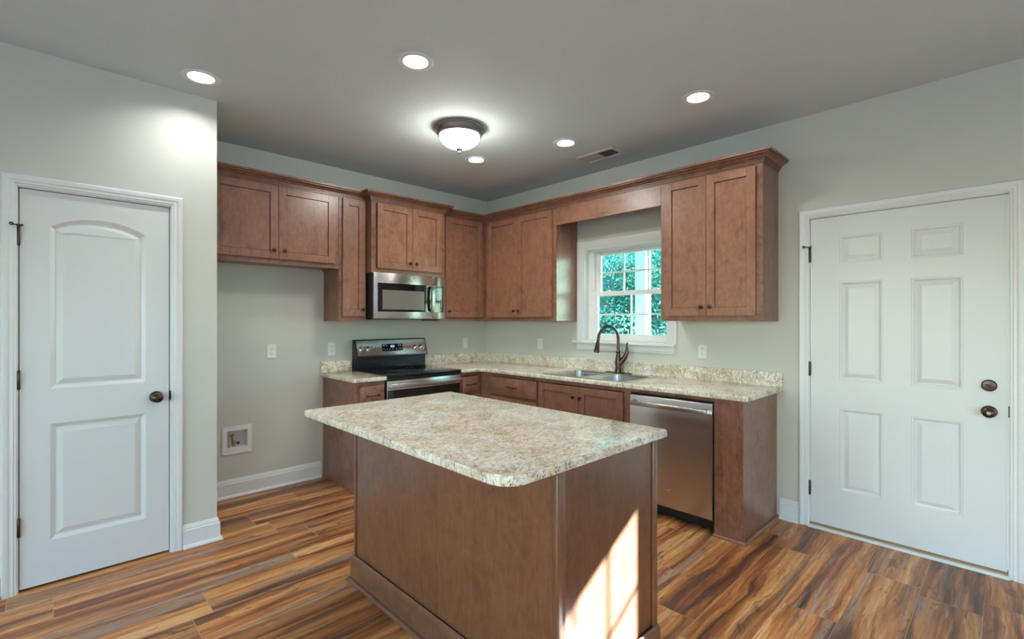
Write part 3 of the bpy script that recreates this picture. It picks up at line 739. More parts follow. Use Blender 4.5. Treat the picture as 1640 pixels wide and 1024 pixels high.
base_cabinet('base cabinet with one wide drawer between the corner and sink doors', RIGHT, DB + .002, 1.382,
             [(.77, 1.066, .125, .655, 1.04, .60), (1.069, 1.368, .125, .655, 1.10, .60)], [(.77, 1.368, .684, .843)], sl=.16, sr=.02)
base_cabinet('sink base cabinet with two full-height doors below the sink', RIGHT, 1.384, 2.288,
             [(1.390, 1.816, .125, .841, 1.776, .757), (1.820, 2.228, .125, .841, 1.846, .757)], [], sl=.02, sr=.06, mids=())
# filler and end panel right of the dishwasher
t = Thing('end_panel', 'tall brown wood end panel and filler right of the dishwasher', 'cabinet panel', RIGHT, (2.98, -DB / 2, 0))
mb = MB(); mb.box(2.893, 3.0535, -DB, -DB + .019, 0, ZB, .0006); t.part(mb, 'filler_board', 'wood_v')
mb = MB(); mb.box(3.054, 3.072, -DB, -.002, 0, ZB, .0006); t.part(mb, 'side_panel', 'wood_v')
mb = MB(); mb.box(2.894, 2.910, -DB + .02, -.002, 0, ZB); t.part(mb, 'inner_panel', 'wood_v')
mb = MB(); mb.sweep([(-b, a) for a, b in SHOE], [(3.0725, -.002, 0), (3.0725, -DB - .0005, 0), (2.893, -DB - .0005, 0)][::-1], (0, 0, 1)); t.part(mb, 'shoe_moulding', 'wood_y', None)
# strip over the dishwasher
mb = MB(); mb.box(2.289, 2.892, -DB, -DB + .019, .853, ZB, .0006, 1)
solo(mb, 'filler_strip', WOODS, 'thin brown wood strip between dishwasher and granite counter', 'cabinet panel', RIGHT, (2.59, -DB, .853))

# ------------------------------------------------------------------ granite
def slab(mb, outline, z0, z1, holes=(), r=0.007, m=0):
    """polished slab with eased upper and lower edges; outline counter-clockwise"""
    steps = [(r, z1), (r * .45, z1 - r * .16), (r * .12, z1 - r * .5), (0, z1 - r * 1.1), (0, z0 + r * .8), (r * .2, z0 + r * .3), (r * .7, z0)]
    loops = [[(q[0], q[1], z) for q in offset_poly(outline, i)] for i, z in steps]
    mb.loft(loops, m, False, False)
    mb.face_with_holes(offset_poly(outline, steps[0][0]), list(holes), lambda q: (q[0], q[1], z1), m)
    mb.face_with_holes(offset_poly(outline, steps[-1][0]), list(holes), lambda q: (q[0], q[1], z0), m)
    for h in holes: mb.loft([[(q[0], q[1], z1) for q in h], [(q[0], q[1], z0) for q in h]], m, False, False)
    return mb
CZ0, CZ1 = 0.879, 0.911; CF = 0.648
t = Thing('countertop', 'small speckled granite counter piece left of the range', 'countertop', BACK, (-1.79, -.32, CZ0))
mb = MB(); slab(mb, fillet([(-1.936, -CF), (-1.6545, -CF), (-1.6545, -.001), (-1.936, -.001)], [.010, 0.002, 0, 0]), CZ0, CZ1); t.part(mb, 'slab', 'granite')
mb = MB(); mb.box(-1.936, -1.6545, -.0215, -.001, CZ1, 1.010, .003, seg=2); t.part(mb, 'backsplash', 'granite')
t = Thing('countertop', 'long L-shaped granite counter around the corner, under the window', 'countertop', WORLD, (-.5, -1.2, CZ0))
out = fillet([(-CF, -3.112), (-.001, -3.112), (-.001, -.001), (-.8835, -.001), (-.8835, -CF), (-CF, -CF)], [.012, 0, 0, 0, .002, .055])
SK = (-.585, -.055, -2.222, -1.408)     # sink cut-out x0,x1,y0,y1
mb = MB(); slab(mb, out, CZ0, CZ1, [rect(*SK)]); t.part(mb, 'slab', 'granite')
mb = MB(); bs = [(-.0215, -3.112), (-.001, -3.112), (-.001, -.001), (-.8835, -.001), (-.8835, -.0215), (-.0215, -.0215)]
mb.loft([[(a, b, CZ1) for a, b in bs], [(a, b, 1.007) for a, b in bs], [(a, b, 1.010) for a, b in offset_poly(bs, .0025)]]); t.part(mb, 'backsplash', 'granite')

# ------------------------------------------------------------------ sink and faucet
t = Thing('sink', 'double-bowl stainless drop-in sink under the window', 'sink', RIGHT, (1.815, -.32, CZ1))
sx0, sx1, sy0, sy1 = 1.395, 2.235, -.600, -.042
def rrect(x0, x1, y0, y1, r): return fillet([(x0, y0), (x1, y0), (x1, y1), (x0, y1)], r, 5)
bowls = [(1.430, 1.795, -.565, -.145), (1.830, 2.200, -.565, -.145)]
mb = MB(); zr = CZ1 + .0045
o0 = rrect(sx0, sx1, sy0, sy1, .03)
mb.loft([[(a, b, CZ1 + .0005) for a, b in o0], [(a, b, zr - .001) for a, b in offset_poly(o0, .001)], [(a, b, zr) for a, b in offset_poly(o0, .003)]], 0, False, False)
bl = [rrect(*b, .055) for b in bowls]
mb.face_with_holes(offset_poly(o0, .003), bl, lambda q: (q[0], q[1], zr))
t.part(mb, 'rim', 'sink')
for lp, b in zip(bl, bowls):
    mb = MB(); D = .185
    mb.loft([[(x, y, zr - d) for x, y in offset_poly(lp, i)] for i, d in ((0, 0), (.004, .003), (.007, .012), (.014, D - .03), (.022, D - .010), (.036, D - .001), (.05, D))], 0, False, True)
    bw = t.part(mb, 'bowl', 'sink')
    mb = MB(); cx, cy = (b[0] + b[1]) / 2, (b[2] + b[3]) / 2
    mb.lathe([(.044, .0005), (.040, .003), (.034, .001), (.012, -.0), (.0, .001)], (cx, cy, zr - D), (0, 0, 1), 24); t.part(mb, 'drain', 'chrome', bw)
t = Thing('faucet', 'dark bronze high-arc pull-down faucet behind the sink', 'faucet', RIGHT, (1.835, -.090, zr))
fx, fy = 1.835, -.090
mb = MB(); mb.lathe([(.0, 0), (.030, 0), (.030, .004), (.027, .008), (.0245, .05), (.0275, .085), (.0255, .115), (.0195, .150), (.0165, .172), (.0185, .178), (.0185, .190), (.014, .196), (0, .196)], (fx, fy, zr), (0, 0, 1), 22); t.part(mb, 'body', 'faucet')
mb = MB(); pl = fillet([(fx - .130, fy - .030), (fx + .130, fy - .030), (fx + .130, fy + .030), (fx - .130, fy + .030)], .029, 8)
mb.loft([[(a, b, zr) for a, b in pl], [(a, b, zr + .004) for a, b in pl], [(a, b, zr + .006) for a, b in offset_poly(pl, .004)]], 0); t.part(mb, 'deck_plate', 'faucet')
mb = MB(); ang = 2.87; ux, uy = -math.sin(0.30), -math.cos(0.30)
def sp(r, z): return (fx + ux * r, fy + uy * r, zr + z)
pts = [sp(0, .18), sp(0, .25), sp(0, .300)]
Rr = .106
for k in range(1, 14):
    a = PI * k / 14 * 1.06; pts.append(sp(Rr - Rr * math.cos(a), .300 + Rr * math.sin(a)))
end = pts[-1]; pts.append(tuple(Vector(end) + (Vector(end) - Vector(pts[-2])).normalized() * .03))
mb.tube(pts, .0125, 14); t.part(mb, 'spout', 'faucet')
d = (Vector(pts[-1]) - Vector(pts[-2])).normalized(); p0 = Vector(pts[-1])
mb = MB(); mb.lathe([(.0125, -.004), (.0150, .004), (.0150, .010), (.0165, .018), (.0205, .055), (.0235, .085), (.0225, .094), (.018, .096), (0, .094)], p0, d, 18); t.part(mb, 'spray_head', 'faucet')
mb = MB(); hx, hy = .90, .25
mb.tube([(fx + .010, fy, zr + .075), (fx + .030 * hx, fy + .03 * hy, zr + .100), (fx + .062 * hx, fy + .062 * hy, zr + .135), (fx + .082 * hx, fy + .08 * hy, zr + .175), (fx + .084 * hx, fy + .084 * hy, zr + .215), (fx + .080 * hx, fy + .08 * hy, zr + .245), (fx + .088 * hx, fy + .088 * hy, zr + .262)],
        [.022, .023, .021, .0165, .010, .0070, .0085], 14); t.part(mb, 'lever_handle', 'faucet')

# ------------------------------------------------------------------ range
t = Thing('range', 'stainless and black glass electric range with a back control panel', 'stove', BACK, (-1.271, -.33, 0))
rx0, rx1 = -1.6505, -.8885; rf = -.640
mb = MB(); mb.box(rx0, rx1, rf + .03, -.012, .03, .895, .002)
for x in (rx0 + .05, rx1 - .05):
    for y in (rf + .08, -.08): mb.lathe([(.018, 0), (.018, .03)], (x, y, 0), (0, 0, 1), 10)
t.part(mb, 'body', 'black')
mb = MB(); mb.box(rx0 - .0005, rx1 + .0005, rf - .012, -.075, .895, .917, .005, seg=2)
ct = t.part(mb, 'cooktop', 'glass_black')
for cx, cy, r in ((-1.46, -.47, .115), (-1.08, -.47, .085), (-1.46, -.21, .080), (-1.08, -.21, .100)):
    mb = MB()
    for rr in (r, r * .62):
        mb.loft([[(cx + q * math.cos(2 * PI * k / 40), cy + q * math.sin(2 * PI * k / 40), .91735) for k in range(40)] for q in (rr, rr - .0022)], 0, False, False)
    t.part(mb, 'burner_ring', 'pewter', ct)
# back guard
mb = MB(); mb.prism([(-.012, .90), (-.012, 1.190), (-.020, 1.194), (-.050, 1.194), (-.058, 1.188), (-.104, 1.040), (-.104, 1.032), (-.098, 1.028), (-.066, 1.024), (-.062, .925), (-.074, .917), (-.074, .90)], 0, rx0 + .002, rx1 - .002)
bgd = t.part(mb, 'back_guard', 'black')
mb = MB(); T = Vector((0, -.058, 1.188)); Bv = Vector((0, -.104, 1.040)); dn = (Bv - T); nn = Vector((0, -dn.z, dn.y)).normalized()
if nn.y > 0: nn = -nn
def onbg(x, f, lift=0.0): return Vector((x, 0, 0)) + T + dn * f + nn * lift
q0 = [(rx0 + .012, .03), (rx1 - .012, .03), (rx1 - .012, .95), (rx0 + .012, .95)]
mb.loft([[onbg(x, f, .0003) for x, f in q0], [onbg(x, f, .002) for x, f in q0]])
t.part(mb, 'control_panel', 'steel_h', bgd)
mb = MB(); q1 = fillet([(-1.385, .28), (-1.165, .28), (-1.165, .73), (-1.385, .73)], .012, 4)
mb.loft([[onbg(x, f, .002) for x, f in q1], [onbg(x, f, .003) for x, f in q1]]); t.part(mb, 'display', 'glass_black', bgd)
mb = MB()
def bar(mb, x, f, w, h, m=0): mb.loft([[onbg(a, b, .0031) for a, b in ((x, f), (x + w, f), (x + w, f + h), (x, f + h))], [onbg(a, b, .0034) for a, b in ((x, f), (x + w, f), (x + w, f + h), (x, f + h))]], m)
SEG = {'1': 'bc', '0': 'abcdef', '2': 'abged', '8': 'abcdefg', '5': 'afgcd', '7': 'abc'}
def digit(mb, ch, x, f, w, h):
    k = .0016; kh = k / .155
    S = {'a': (x, f, w, kh), 'd': (x, f + h - kh, w, kh), 'g': (x, f + h / 2 - kh / 2, w, kh), 'f': (x, f, k, h / 2), 'b': (x + w - k, f, k, h / 2), 'e': (x, f + h / 2, k, h / 2), 'c': (x + w - k, f + h / 2, k, h / 2)}
    for s_ in SEG[ch]: bar(mb, *S[s_])
for i, ch in enumerate('1052'): digit(mb, ch, -1.300 + i * .0115 + (.003 if i > 1 else 0), .37, .0085, .13)
bar(mb, -1.2788, .41, .0015, .012); bar(mb, -1.2788, .46, .0015, .012)
t.part(mb, 'clock_digits', 'blue_digits', bgd)
keys = [(x, f, .012, .045) for x in (-1.372, -1.342, -1.214, -1.192) for f in (.38, .58)] + [(x, .60, .011, .04) for x in (-1.312, -1.282, -1.243)] + [(x, .315, .032, .018) for x in (-1.374, -1.212)]
for q in keys:
    mb = MB(); bar(mb, *q); t.part(mb, 'touch_button', 'legend', bgd)
for x in (-1.588, -1.518, -1.012, -.945):
    mb = MB(); o = onbg(x, .55, .001); mb.lathe([(.026, 0), (.026, .003), (.022, .006), (.0205, .020), (.018, .023), (0, .0235)], o, nn, 24); kn = t.part(mb, 'knob', 'chrome'); mb = MB()
    Mx = Matrix.Translation(o) @ Vector((0, -1, 0)).rotation_difference(nn).to_matrix().to_4x4()
    mb.box(-.0045, .0045, -.036, -.018, -.019, .019, .002, mtx=Mx); t.part(mb, 'grip', 'chrome', kn)
mb = MB(); mb.box(rx0 + .002, rx1 - .002, rf, rf + .029, .225, .868, .004, seg=2); dr = t.part(mb, 'oven_door', 'steel_h')
mb = MB(); mb.box(rx0 + .006, rx1 - .006, rf - .0025, rf, .235, .792, .001); t.part(mb, 'oven_window', 'oven_window', dr)
mb = MB(); mb.box(rx0 + .012, rx1 - .012, rf - .046, rf - .030, .808, .848, .007, seg=3)
for x in (rx0 + .03, rx1 - .03): mb.box(x - .014, x + .014, rf - .034, rf + .002, .814, .842, .004)
t.part(mb, 'oven_handle', 'steel_h', dr)
mb = MB(); mb.box(rx0 + .002, rx1 - .002, rf + .004, rf + .029, .070, .218, .004, seg=2); t.part(mb, 'storage_drawer', 'steel_h')
mb = MB(); mb.box(rx0 + .002, rx1 - .002, rf - .004, rf + .03, .872, .8945, .002); t.part(mb, 'vent_trim', 'black')

# ------------------------------------------------------------------ microwave
t = Thing('microwave', 'stainless over-the-range microwave with black window', 'microwave', BACK, (-1.275, -.21, 1.386))
mx0, mx1, mz0, mz1 = -1.6525, -.8990, 1.386, 1.7855; mf = -.425
mb = MB(); mb.box(mx0 + .004, mx1 - .004, mf + .028, -.008, mz0 + .004, mz1 - .001, .002); t.part(mb, 'case', 'matte_black')
xs_ = -1.046
mb = MB(); mb.box(mx0, xs_ - .0012, mf, mf + .027, mz0, mz1, .004, seg=2); dr = t.part(mb, 'door', 'steel_h')
mb = MB(); mb.box(-1.618, -1.072, mf - .0015, mf + .001, mz0 + .062, mz0 + .312, .001); gw = t.part(mb, 'door_glass', 'glass_black', dr)
mb = MB(); mb.box(-1.572, -1.146, mf - .0022, mf - .0015, mz0 + .082, mz0 + .252); t.part(mb, 'mesh_window', 'mesh_window', dr)
mb = MB(); hx = -1.070
pts = [(hx, mf - .004, mz0 + .066), (hx, mf - .026, mz0 + .074), (hx, mf - .038, mz0 + .11), (hx, mf - .043, mz0 + .187), (hx, mf - .038, mz0 + .264), (hx, mf - .026, mz0 + .300), (hx, mf - .004, mz0 + .308)]
loops = []
for p in pts: loops.append([(p[0] - .013, p[1] - .004, p[2]), (p[0] + .013, p[1] - .004, p[2]), (p[0] + .013, p[1] + .006, p[2]), (p[0] - .013, p[1] + .006, p[2])])
mb.loft(loops); t.part(mb, 'door_handle', 'steel_v', dr)
def badge(x, y, z, r):
    mb = MB(); mb.lathe([(r, 0), (r, .0012), (r * .92, .002), (0, .002)], (x, y, z), (0, -1, 0), 24)
    mb.loft([[(x + q * math.cos(2 * PI * k / 28), y - .0024, z + q * math.sin(2 * PI * k / 28)) for k in range(28)] for q in (r * .80, r * .70)], 1, False, False)
    for sx, fl in ((-.30, 1), (.28, -1)):      # two intertwined script strokes
        P = []
        for k in range(15):
            a = PI * .35 + fl * 1.75 * PI * k / 14
            P.append((x + r * (sx + .26 * math.cos(a)), y - .0024, z + r * (.05 + (.40 - .010 * k) * math.sin(a))))
        mb.tube(P, r * .045, 6, 1)
    return mb
t.part(badge(-1.262, mf - .0002, mz1 - .045, .0165), 'badge', ['chrome', 'pewter'], dr)
mb = MB(); mb.box(xs_ + .0012, mx1, mf, mf + .027, mz0, mz1, .004, seg=2); cp = t.part(mb, 'control_column', 'steel_h')
mb = MB(); mb.box(-1.034, -.929, mf - .0015, mf + .001, mz0 + .062, mz0 + .312, .001); t.part(mb, 'keypad_glass', 'glass_black', cp)
keys = [(-1.024 + c_ * .0235, .010, .112 + r_ * .019, .007) for r_ in range(4) for c_ in range(4)] + [(-1.022, w, z, .004) for z, w in ((.205, .07), (.222, .05), (.240, .075))] + [(-1.020, .016, .080, .008), (-.975, .016, .080, .008), (-1.018, .070, .278, .003)]
for x, w, z, h in keys:
    mb = MB(); mb.box(x, x + w, mf - .0019, mf - .0015, mz0 + z, mz0 + z + h); t.part(mb, 'touch_key', 'keys', cp)
mb = MB(); mb.box(mx0 + .06, mx1 - .12, mf + .06, -.05, mz0 - .006, mz0 + .0035, .002); t.part(mb, 'grease_filter', 'matte_black')

# ------------------------------------------------------------------ dishwasher
t = Thing('dishwasher', 'stainless dishwasher with a towel-bar handle', 'dishwasher', RIGHT, (2.59, -.31, 0))
dx0, dx1 = 2.2935, 2.8885; df = -.628
mb = MB(); mb.box(dx0 + .006, dx1 - .006, -.58, -.03, .10, .846)
t.part(mb, 'tub', 'matte_black')
mb = MB(); mb.box(dx0 + .002, dx1 - .002, -.545, -.53, .012, .10); mb.box(dx0 + .002, dx1 - .002, -.60, -.545, .078, .092); t.part(mb, 'toe_kick', 'matte_black')
mb = MB(); loops = []; nx = 10
prof_d = [(.094, df + .010), (.100, df + .002), (.25, df - .004), (.48, df - .007), (.70, df - .004), (.825, df), (.838, df + .006), (.841, df + .014)]
loops = [[(dx0, y, z), (dx1, y, z), (dx1, -.585, z), (dx0, -.585, z)] for z, y in prof_d]
mb.loft(loops); dr = t.part(mb, 'door', 'steel_h', angle=40)
mb = MB(); hz = .787
mb.box(dx0 + .024, dx1 - .020, df - .052, df - .036, hz - .016, hz + .016, .006, seg=3)
for x in (dx0 + .036, dx1 - .032):
    mb.loft([[(x - .014, df - .040, hz - .014), (x + .014, df - .040, hz - .014), (x + .014, df - .040, hz + .014), (x - .014, df - .040, hz + .014)],
             [(x - .010, df - .014, hz - .010), (x + .010, df - .014, hz - .010), (x + .010, df - .014, hz + .010), (x - .010, df - .014, hz + .010)],
             [(x - .016, df + .002, hz - .020), (x + .016, df + .002, hz - .020), (x + .016, df + .002, hz + .020), (x - .016, df + .002, hz + .020)]])
t.part(mb, 'handle', 'steel_h', dr)
t.part(badge(2.588, df - .0036, .222, .0175), 'badge', ['chrome', 'pewter'], dr)

# ------------------------------------------------------------------ island
IX0, IX1, IY0, IY1 = -2.488, -1.872, -3.190, -1.795; IZ = .881
ISL = ['island_v', 'island_y', 'island_h']
t = Thing('kitchen_island', 'dark brown wood kitchen island body in the foreground', 'kitchen island', WORLD, ((IX0 + IX1) / 2, (IY0 + IY1) / 2, 0))
mb = MB(); mb.box(IX0 + .012, IX1 - .004, IY0 + .012, IY1 - .012, .0, IZ - .0005, 0); t.part(mb, 'carcass', 'island_v')
ysm = -2.520
for ya, yb in ((IY0 + .018, ysm - .002), (ysm + .002, IY1 - .014)):
    mb = MB(); mb.box(IX0, IX0 + .0118, ya, yb, .09, IZ - .001, .0012); t.part(mb, 'back_panel', 'island_v')
mb = MB(); mb.box(IX0 - .003, IX0 + .005, ysm - .011, ysm + .011, .10, IZ - .001, .002); t.part(mb, 'seam_batten', 'island_v')
mb = MB(); mb.box(IX0 + .035, IX1 - .035, IY0, IY0 + .0118, .09, IZ - .001, .001); t.part(mb, 'end_panel', 'island_v')
mb = MB(); mb.box(IX0 + .035, IX1 - .035, IY1 - .0118, IY1, .09, IZ - .001, .001); t.part(mb, 'end_panel', 'island_v')
for xa, xb, ya, yb in ((IX0 - .007, IX0 + .0345, IY0 - .008, IY0 + .012), (IX1 - .028, IX1 + .002, IY0 - .009, IY0 + .012), (IX0 - .007, IX0 + .030, IY1 - .013, IY1 + .007), (IX1 - .028, IX1 + .002, IY1 - .012, IY1 + .008)):
    mb = MB(); mb.box(xa, xb, ya, yb, .09, IZ - .001, .0025, seg=2); t.part(mb, 'corner_stile', 'island_v')
mb = MB()
mb.box(IX1 - .004, IX1 + .0, IY0 + .02, IY1 - .02, .102, IZ - .001); t.part(mb, 'face_frame', ISL)
for i in range(2):
    a = -(IY1 - .03) + i * .675; b = a + .665
    m2 = shaker_mb(a, b, .125, .84, 0)
    for v in m2.bm.verts: x, y, z = v.co; v.co = (IX1 - y, -x, z)
    m2.bm.normal_update(); dr = t.part(m2, 'door', ISL)
    k = knob_mb(a + .64 if i == 0 else a + .028, .77, -.020)
    for v in k.bm.verts: x, y, z = v.co; v.co = (IX1 - y, -x, z)
    t.part(k, 'knob', 'bronze', dr)
IBASE = [(.018, 0), (.018, .014), (.112, .014), (.118, .011), (.124, .010), (.130, .006), (.133, .002), (.133, 0)]
ISHOE = [(.000, 0), (.000, .031), (.005, .0305), (.011, .0275), (.015, .022), (.0175, .0145), (.0175, 0)]
path = [(IX1 + .002, IY1 + .007), (IX0 - .007, IY1 + .007), (IX0 - .007, IY0 - .008), (IX1 + .002, IY0 - .008)]
mb = MB(); mb.sweep([(-b, a) for a, b in IBASE], [(x, y, 0) for x, y in path], (0, 0, 1)); t.part(mb, 'base_moulding', 'island_y')
mb = MB(); mb.sweep([(-b, a) for a, b in ISHOE], [(x, y, 0) for x, y in path], (0, 0, 1)); t.part(mb, 'shoe_moulding', 'island_y')
mb = MB(); IT = (-2.722, -1.786, -3.204, -1.684)
slab(mb, fillet([(IT[0], IT[2]), (IT[1], IT[2]), (IT[1], IT[3]), (IT[0], IT[3])], [.085, .018, .018, .03], 8), IZ, .912, r=.008)
solo(mb, 'island_countertop', 'granite', 'large rectangular granite slab with a rounded near corner on the island', 'countertop', WORLD, ((IT[0] + IT[1]) / 2, (IT[2] + IT[3]) / 2, IZ))

# ------------------------------------------------------------------ wall plates
def plate(name, label, cat, fr, x, z, kind, group=None, w=.070, h=.114):
    t = Thing(name, label, cat, fr, (x, 0, z), group)
    mb = MB(); lp = fillet([(x - w / 2, z - h / 2), (x + w / 2, z - h / 2), (x + w / 2, z + h / 2), (x - w / 2, z + h / 2)], .004, 3)
    mb.loft([[(a, -.0005, b) for a, b in lp], [(a, -.004, b) for a, b in lp], [(a, -.006, b) for a, b in offset_poly(lp, .003)]]); cp = t.part(mb, 'cover_plate', 'plate')
    if kind == 'outlet':
        for dz in (-.0195, .0195):
            mb = MB(); q = fillet([(x - .0165, z + dz - .0140), (x + .0165, z + dz - .0140), (x + .0165, z + dz + .0140), (x - .0165, z + dz + .0140)], .008, 4)
            mb.loft([[(a, -.0055, b) for a, b in q], [(a, -.0078, b) for a, b in q]]); r = t.part(mb, 'receptacle', 'plate')
            mb = MB()
            for dx in (-.0062, .0062): mb.box(x + dx - .0011, x + dx + .0011, -.0082, -.0074, z + dz, z + dz + .0085)
            mb.lathe([(.0026, .0074), (.0026, .0082), (0, .0082)], (x, 0, z + dz - .0062), (0, -1, 0), 10); t.part(mb, 'slots', 'slot', r)
    else:
        mb = MB(); mb.box(x - .0165, x + .0165, -.0068, -.005, z - .033, z + .033, .001); r = t.part(mb, 'rocker_frame', 'plate')
        mb = MB(); mb.prism([(-.0065, z - .031), (-.0108, z - .031), (-.0075, z), (-.0070, z + .031), (-.0065, z + .031)], 0, x - .0150, x + .0150); t.part(mb, 'rocker', 'plate')
    for dz in ((0,) if kind == 'outlet' else (-.048, .048)):
        mb = MB(); mb.lathe([(.0032, .0055), (.0030, .0068), (0, .0072)], (x, 0, z + dz), (0, -1, 0), 10); t.part(mb, 'screw', 'plate')
plate('wall_outlet', 'white wall outlet alone on the empty fridge-space wall', 'outlet', BACK, -2.340, 1.118, 'outlet')
plate('wall_outlet', 'white wall outlet just left of the range back panel', 'outlet', BACK, -1.836, 1.118, 'outlet')
plate('wall_outlet', 'white wall outlet below the end wall cabinet, beside the outside door', 'outlet', RIGHT, 2.542, 1.131, 'outlet')
plate('light_switch', 'white rocker switch on the back wall between range and corner', 'switch', BACK, -.322, 1.126, 'switch')
plate('light_switch', 'white rocker switch between the corner and the sink faucet', 'switch', RIGHT, .832, 1.130, 'switch')

# recessed water supply box
t = Thing('water_supply_box', 'white recessed ice-maker valve box low on the fridge-space wall', 'valve box', BACK, (-2.5905, 0, .331))
ox0, ox1, oz0, oz1 = -2.694, -2.487, .333, .548; ix0, ix1, iz0, iz1 = -2.662, -2.519, .380, .512
mb = MB()
for a, b, c, d in ((ox0, ix0, oz0, oz1), (ix1, ox1, oz0, oz1), (ix0, ix1, oz0, iz0), (ix0, ix1, iz1, oz1)): mb.box(a, b, -.009, -.0005, c, d)
bmesh.ops.remove_doubles(mb.bm, verts=mb.bm.verts[:], dist=1e-5); t.part(mb, 'frame', 'plate')
mb = MB(); e = .004
for a, b, c, d in ((ix0 - e, ix0, iz0 - e, iz1 + e), (ix1, ix1 + e, iz0 - e, iz1 + e), (ix0, ix1, iz0 - e, iz0), (ix0, ix1, iz1, iz1 + e)): mb.box(a, b, -.0006, .085, c, d)
mb.box(ix0, ix1, .080, .085, iz0, iz1); t.part(mb, 'box', 'plate')
mb = MB(); mb.tube([(-2.610, .045, iz0 + .012), (-2.613, .042, iz0 + .05), (-2.620, .040, iz0 + .088)], .0065, 10)
mb.tube([(-2.632, .038, iz0 + .088), (-2.604, .038, iz0 + .092)], .008, 10); t.part(mb, 'supply_pipe', 'copper')
mb = MB(); mb.lathe([(.011, 0), (.011, .012), (.008, .014), (.008, .034), (.011, .036), (.011, .044), (0, .045)], (-2.602, .042, iz0 + .001), (0, 0, 1), 12)
mb.tube([(-2.602, .042, iz0 + .026), (-2.583, .026, iz0 + .026)], .007, 10)
mb.lathe([(.008, 0), (.008, .012), (.005, .014)], (-2.640, .03, iz0 + .001), (0, 0, 1), 10); vl = t.part(mb, 'valve', 'brass')
mb = MB(); mb.lathe([(.006, 0), (.013, .002), (.013, .007), (.006, .009), (0, .009)], (-2.580, .024, iz0 + .028), (.6, -.8, 0), 12); t.part(mb, 'valve_handle', 'green', vl)

# ------------------------------------------------------------------ ceiling fixtures
labels = ['recessed downlight nearest the arched left door', 'recessed downlight out in the open ceiling, just left of the dome light',
          'recessed downlight on the right, out above the end wall cabinet', 'recessed downlight right of the dome light, beside the ceiling vent',
          'recessed downlight just behind the dome light, nearest the room corner', 'recessed downlight above the near end of the island']
for (x, y), lb in zip(CANS, labels):
    t = Thing('downlight', lb, 'ceiling light', WORLD, (x, y, ZC), 'recessed ceiling downlights')
    mb = MB(); mb.lathe([(.096, -.0003), (.096, -.0025), (.092, -.0055), (.080, -.0065), (.066, -.0050), (.0625, -.002), (.0615, .002), (.066, .003), (.0705, 0)], (x, y, ZC), (0, 0, 1), 40, caps=False); t.part(mb, 'trim_ring', 'plate')
    mb = MB(); mb.lathe([(.0615, .002), (.052, .044), (.052, .050), (.071, .050), (.0705, 0)], (x, y, ZC), (0, 0, 1), 40, caps=False); t.part(mb, 'baffle', 'plate')
    mb = MB(); mb.lathe([(.0519, .042), (.0519, .049), (0, .049)], (x, y, ZC), (0, 0, 1), 40, caps=False)
    mb.lathe([(.0519, .042), (.040, .0405), (0, .040)], (x, y, ZC), (0, 0, 1), 40, caps=False); t.part(mb, 'lens', 'can_light')
x, y = FLUSH
t = Thing('flush_ceiling_light', 'round dome ceiling light with pewter rim in the middle of the ceiling', 'ceiling light', WORLD, (x, y, ZC))
mb = MB(); mb.lathe([(0, -.0005), (.172, -.0005), (.175, -.006), (.174, -.013), (.168, -.018), (.167, -.023), (.170, -.026), (.167, -.032), (.160, -.046), (.155, -.049), (.156, -.055), (.150, -.061), (.143, -.062), (.142, -.05), (0, -.05)], (x, y, ZC), (0, 0, 1), 56, caps=False); t.part(mb, 'canopy_pan', 'pewter')
mb = MB(); pr = []
for k in range(13):
    a = PI / 2 * k / 12; pr.append((.143 * math.cos(a), -.058 - .090 * math.sin(a)))
mb.lathe(pr, (x, y, ZC), (0, 0, 1), 56, caps=False); t.part(mb, 'glass_dome', 'dome_light')
mb = MB(); mb.lathe([(0, -.146), (.018, -.147), (.023, -.150), (.022, -.156), (.013, -.161), (.008, -.165), (.008, -.172), (.010, -.176), (.006, -.183), (0, -.185)], (x, y, ZC), (0, 0, 1), 20, caps=False); t.part(mb, 'finial', 'pewter')
# ceiling register
vx0, vx1, vy0, vy1 = VENT
t = Thing('ceiling_vent', 'white ceiling register with two banks of slats above the sink', 'air vent', WORLD, ((vx0 + vx1) / 2, (vy0 + vy1) / 2, ZC))
mb = MB(); VF = [(0, 0), (0, -.0005), (-.0, -.0035), (.006, -.006), (.018, -.008), (.022, -.007), (.022, .008), (.020, .008)]
mb.sweep([(a, b) for a, b in [(0, -.0004), (0, -.004), (.005, -.007), (.020, -.009), (.024, -.008), (.024, .006), (.021, .006), (.021, -.0004)]], [(vx0, vy0, ZC), (vx1, vy0, ZC), (vx1, vy1, ZC), (vx0, vy1, ZC)], (0, 0, 1), closed=True)
ym = (vy0 + vy1) / 2; mb.box(vx0 + .022, vx1 - .022, ym - .006, ym + .006, ZC - .007, ZC + .004)
t.part(mb, 'frame', 'vent')
for bank, (ya, yb, tilt) in enumerate(((ym + .008, vy1 - .024, -38), (vy0 + .024, ym - .008, 38))):
    mb = MB(); n = 11
    for i in range(n):
        yy = ya + (yb - ya) * (i + .5) / n
        mb.box(vx0 + .022, vx1 - .022, -.0085, .0085, -.0006, .0006, mtx=Matrix.Translation((0, yy, ZC + .001)) @ Matrix.Rotation(math.radians(tilt), 4, 'X'))
    t.part(mb, 'slat_bank', 'vent')
mb = MB(); a, b, c, d = vx0 + .0205, vx1 - .0205, vy0 + .0205, vy1 - .0205
for q in ((a, a + .001, c, d), (b - .001, b, c, d), (a, b, c, c + .001), (a, b, d - .001, d)): mb.box(*q, ZC + .002, ZC + .2)
mb.box(a, b, c, d, ZC + .2, ZC + .205); t.part(mb, 'duct', 'duct')
mb = MB(); mb.box(vx1 - .060, vx1 - .052, vy0 + .060, vy0 + .063, ZC - .020, ZC - .004, .001); t.part(mb, 'damper_lever', 'vent')

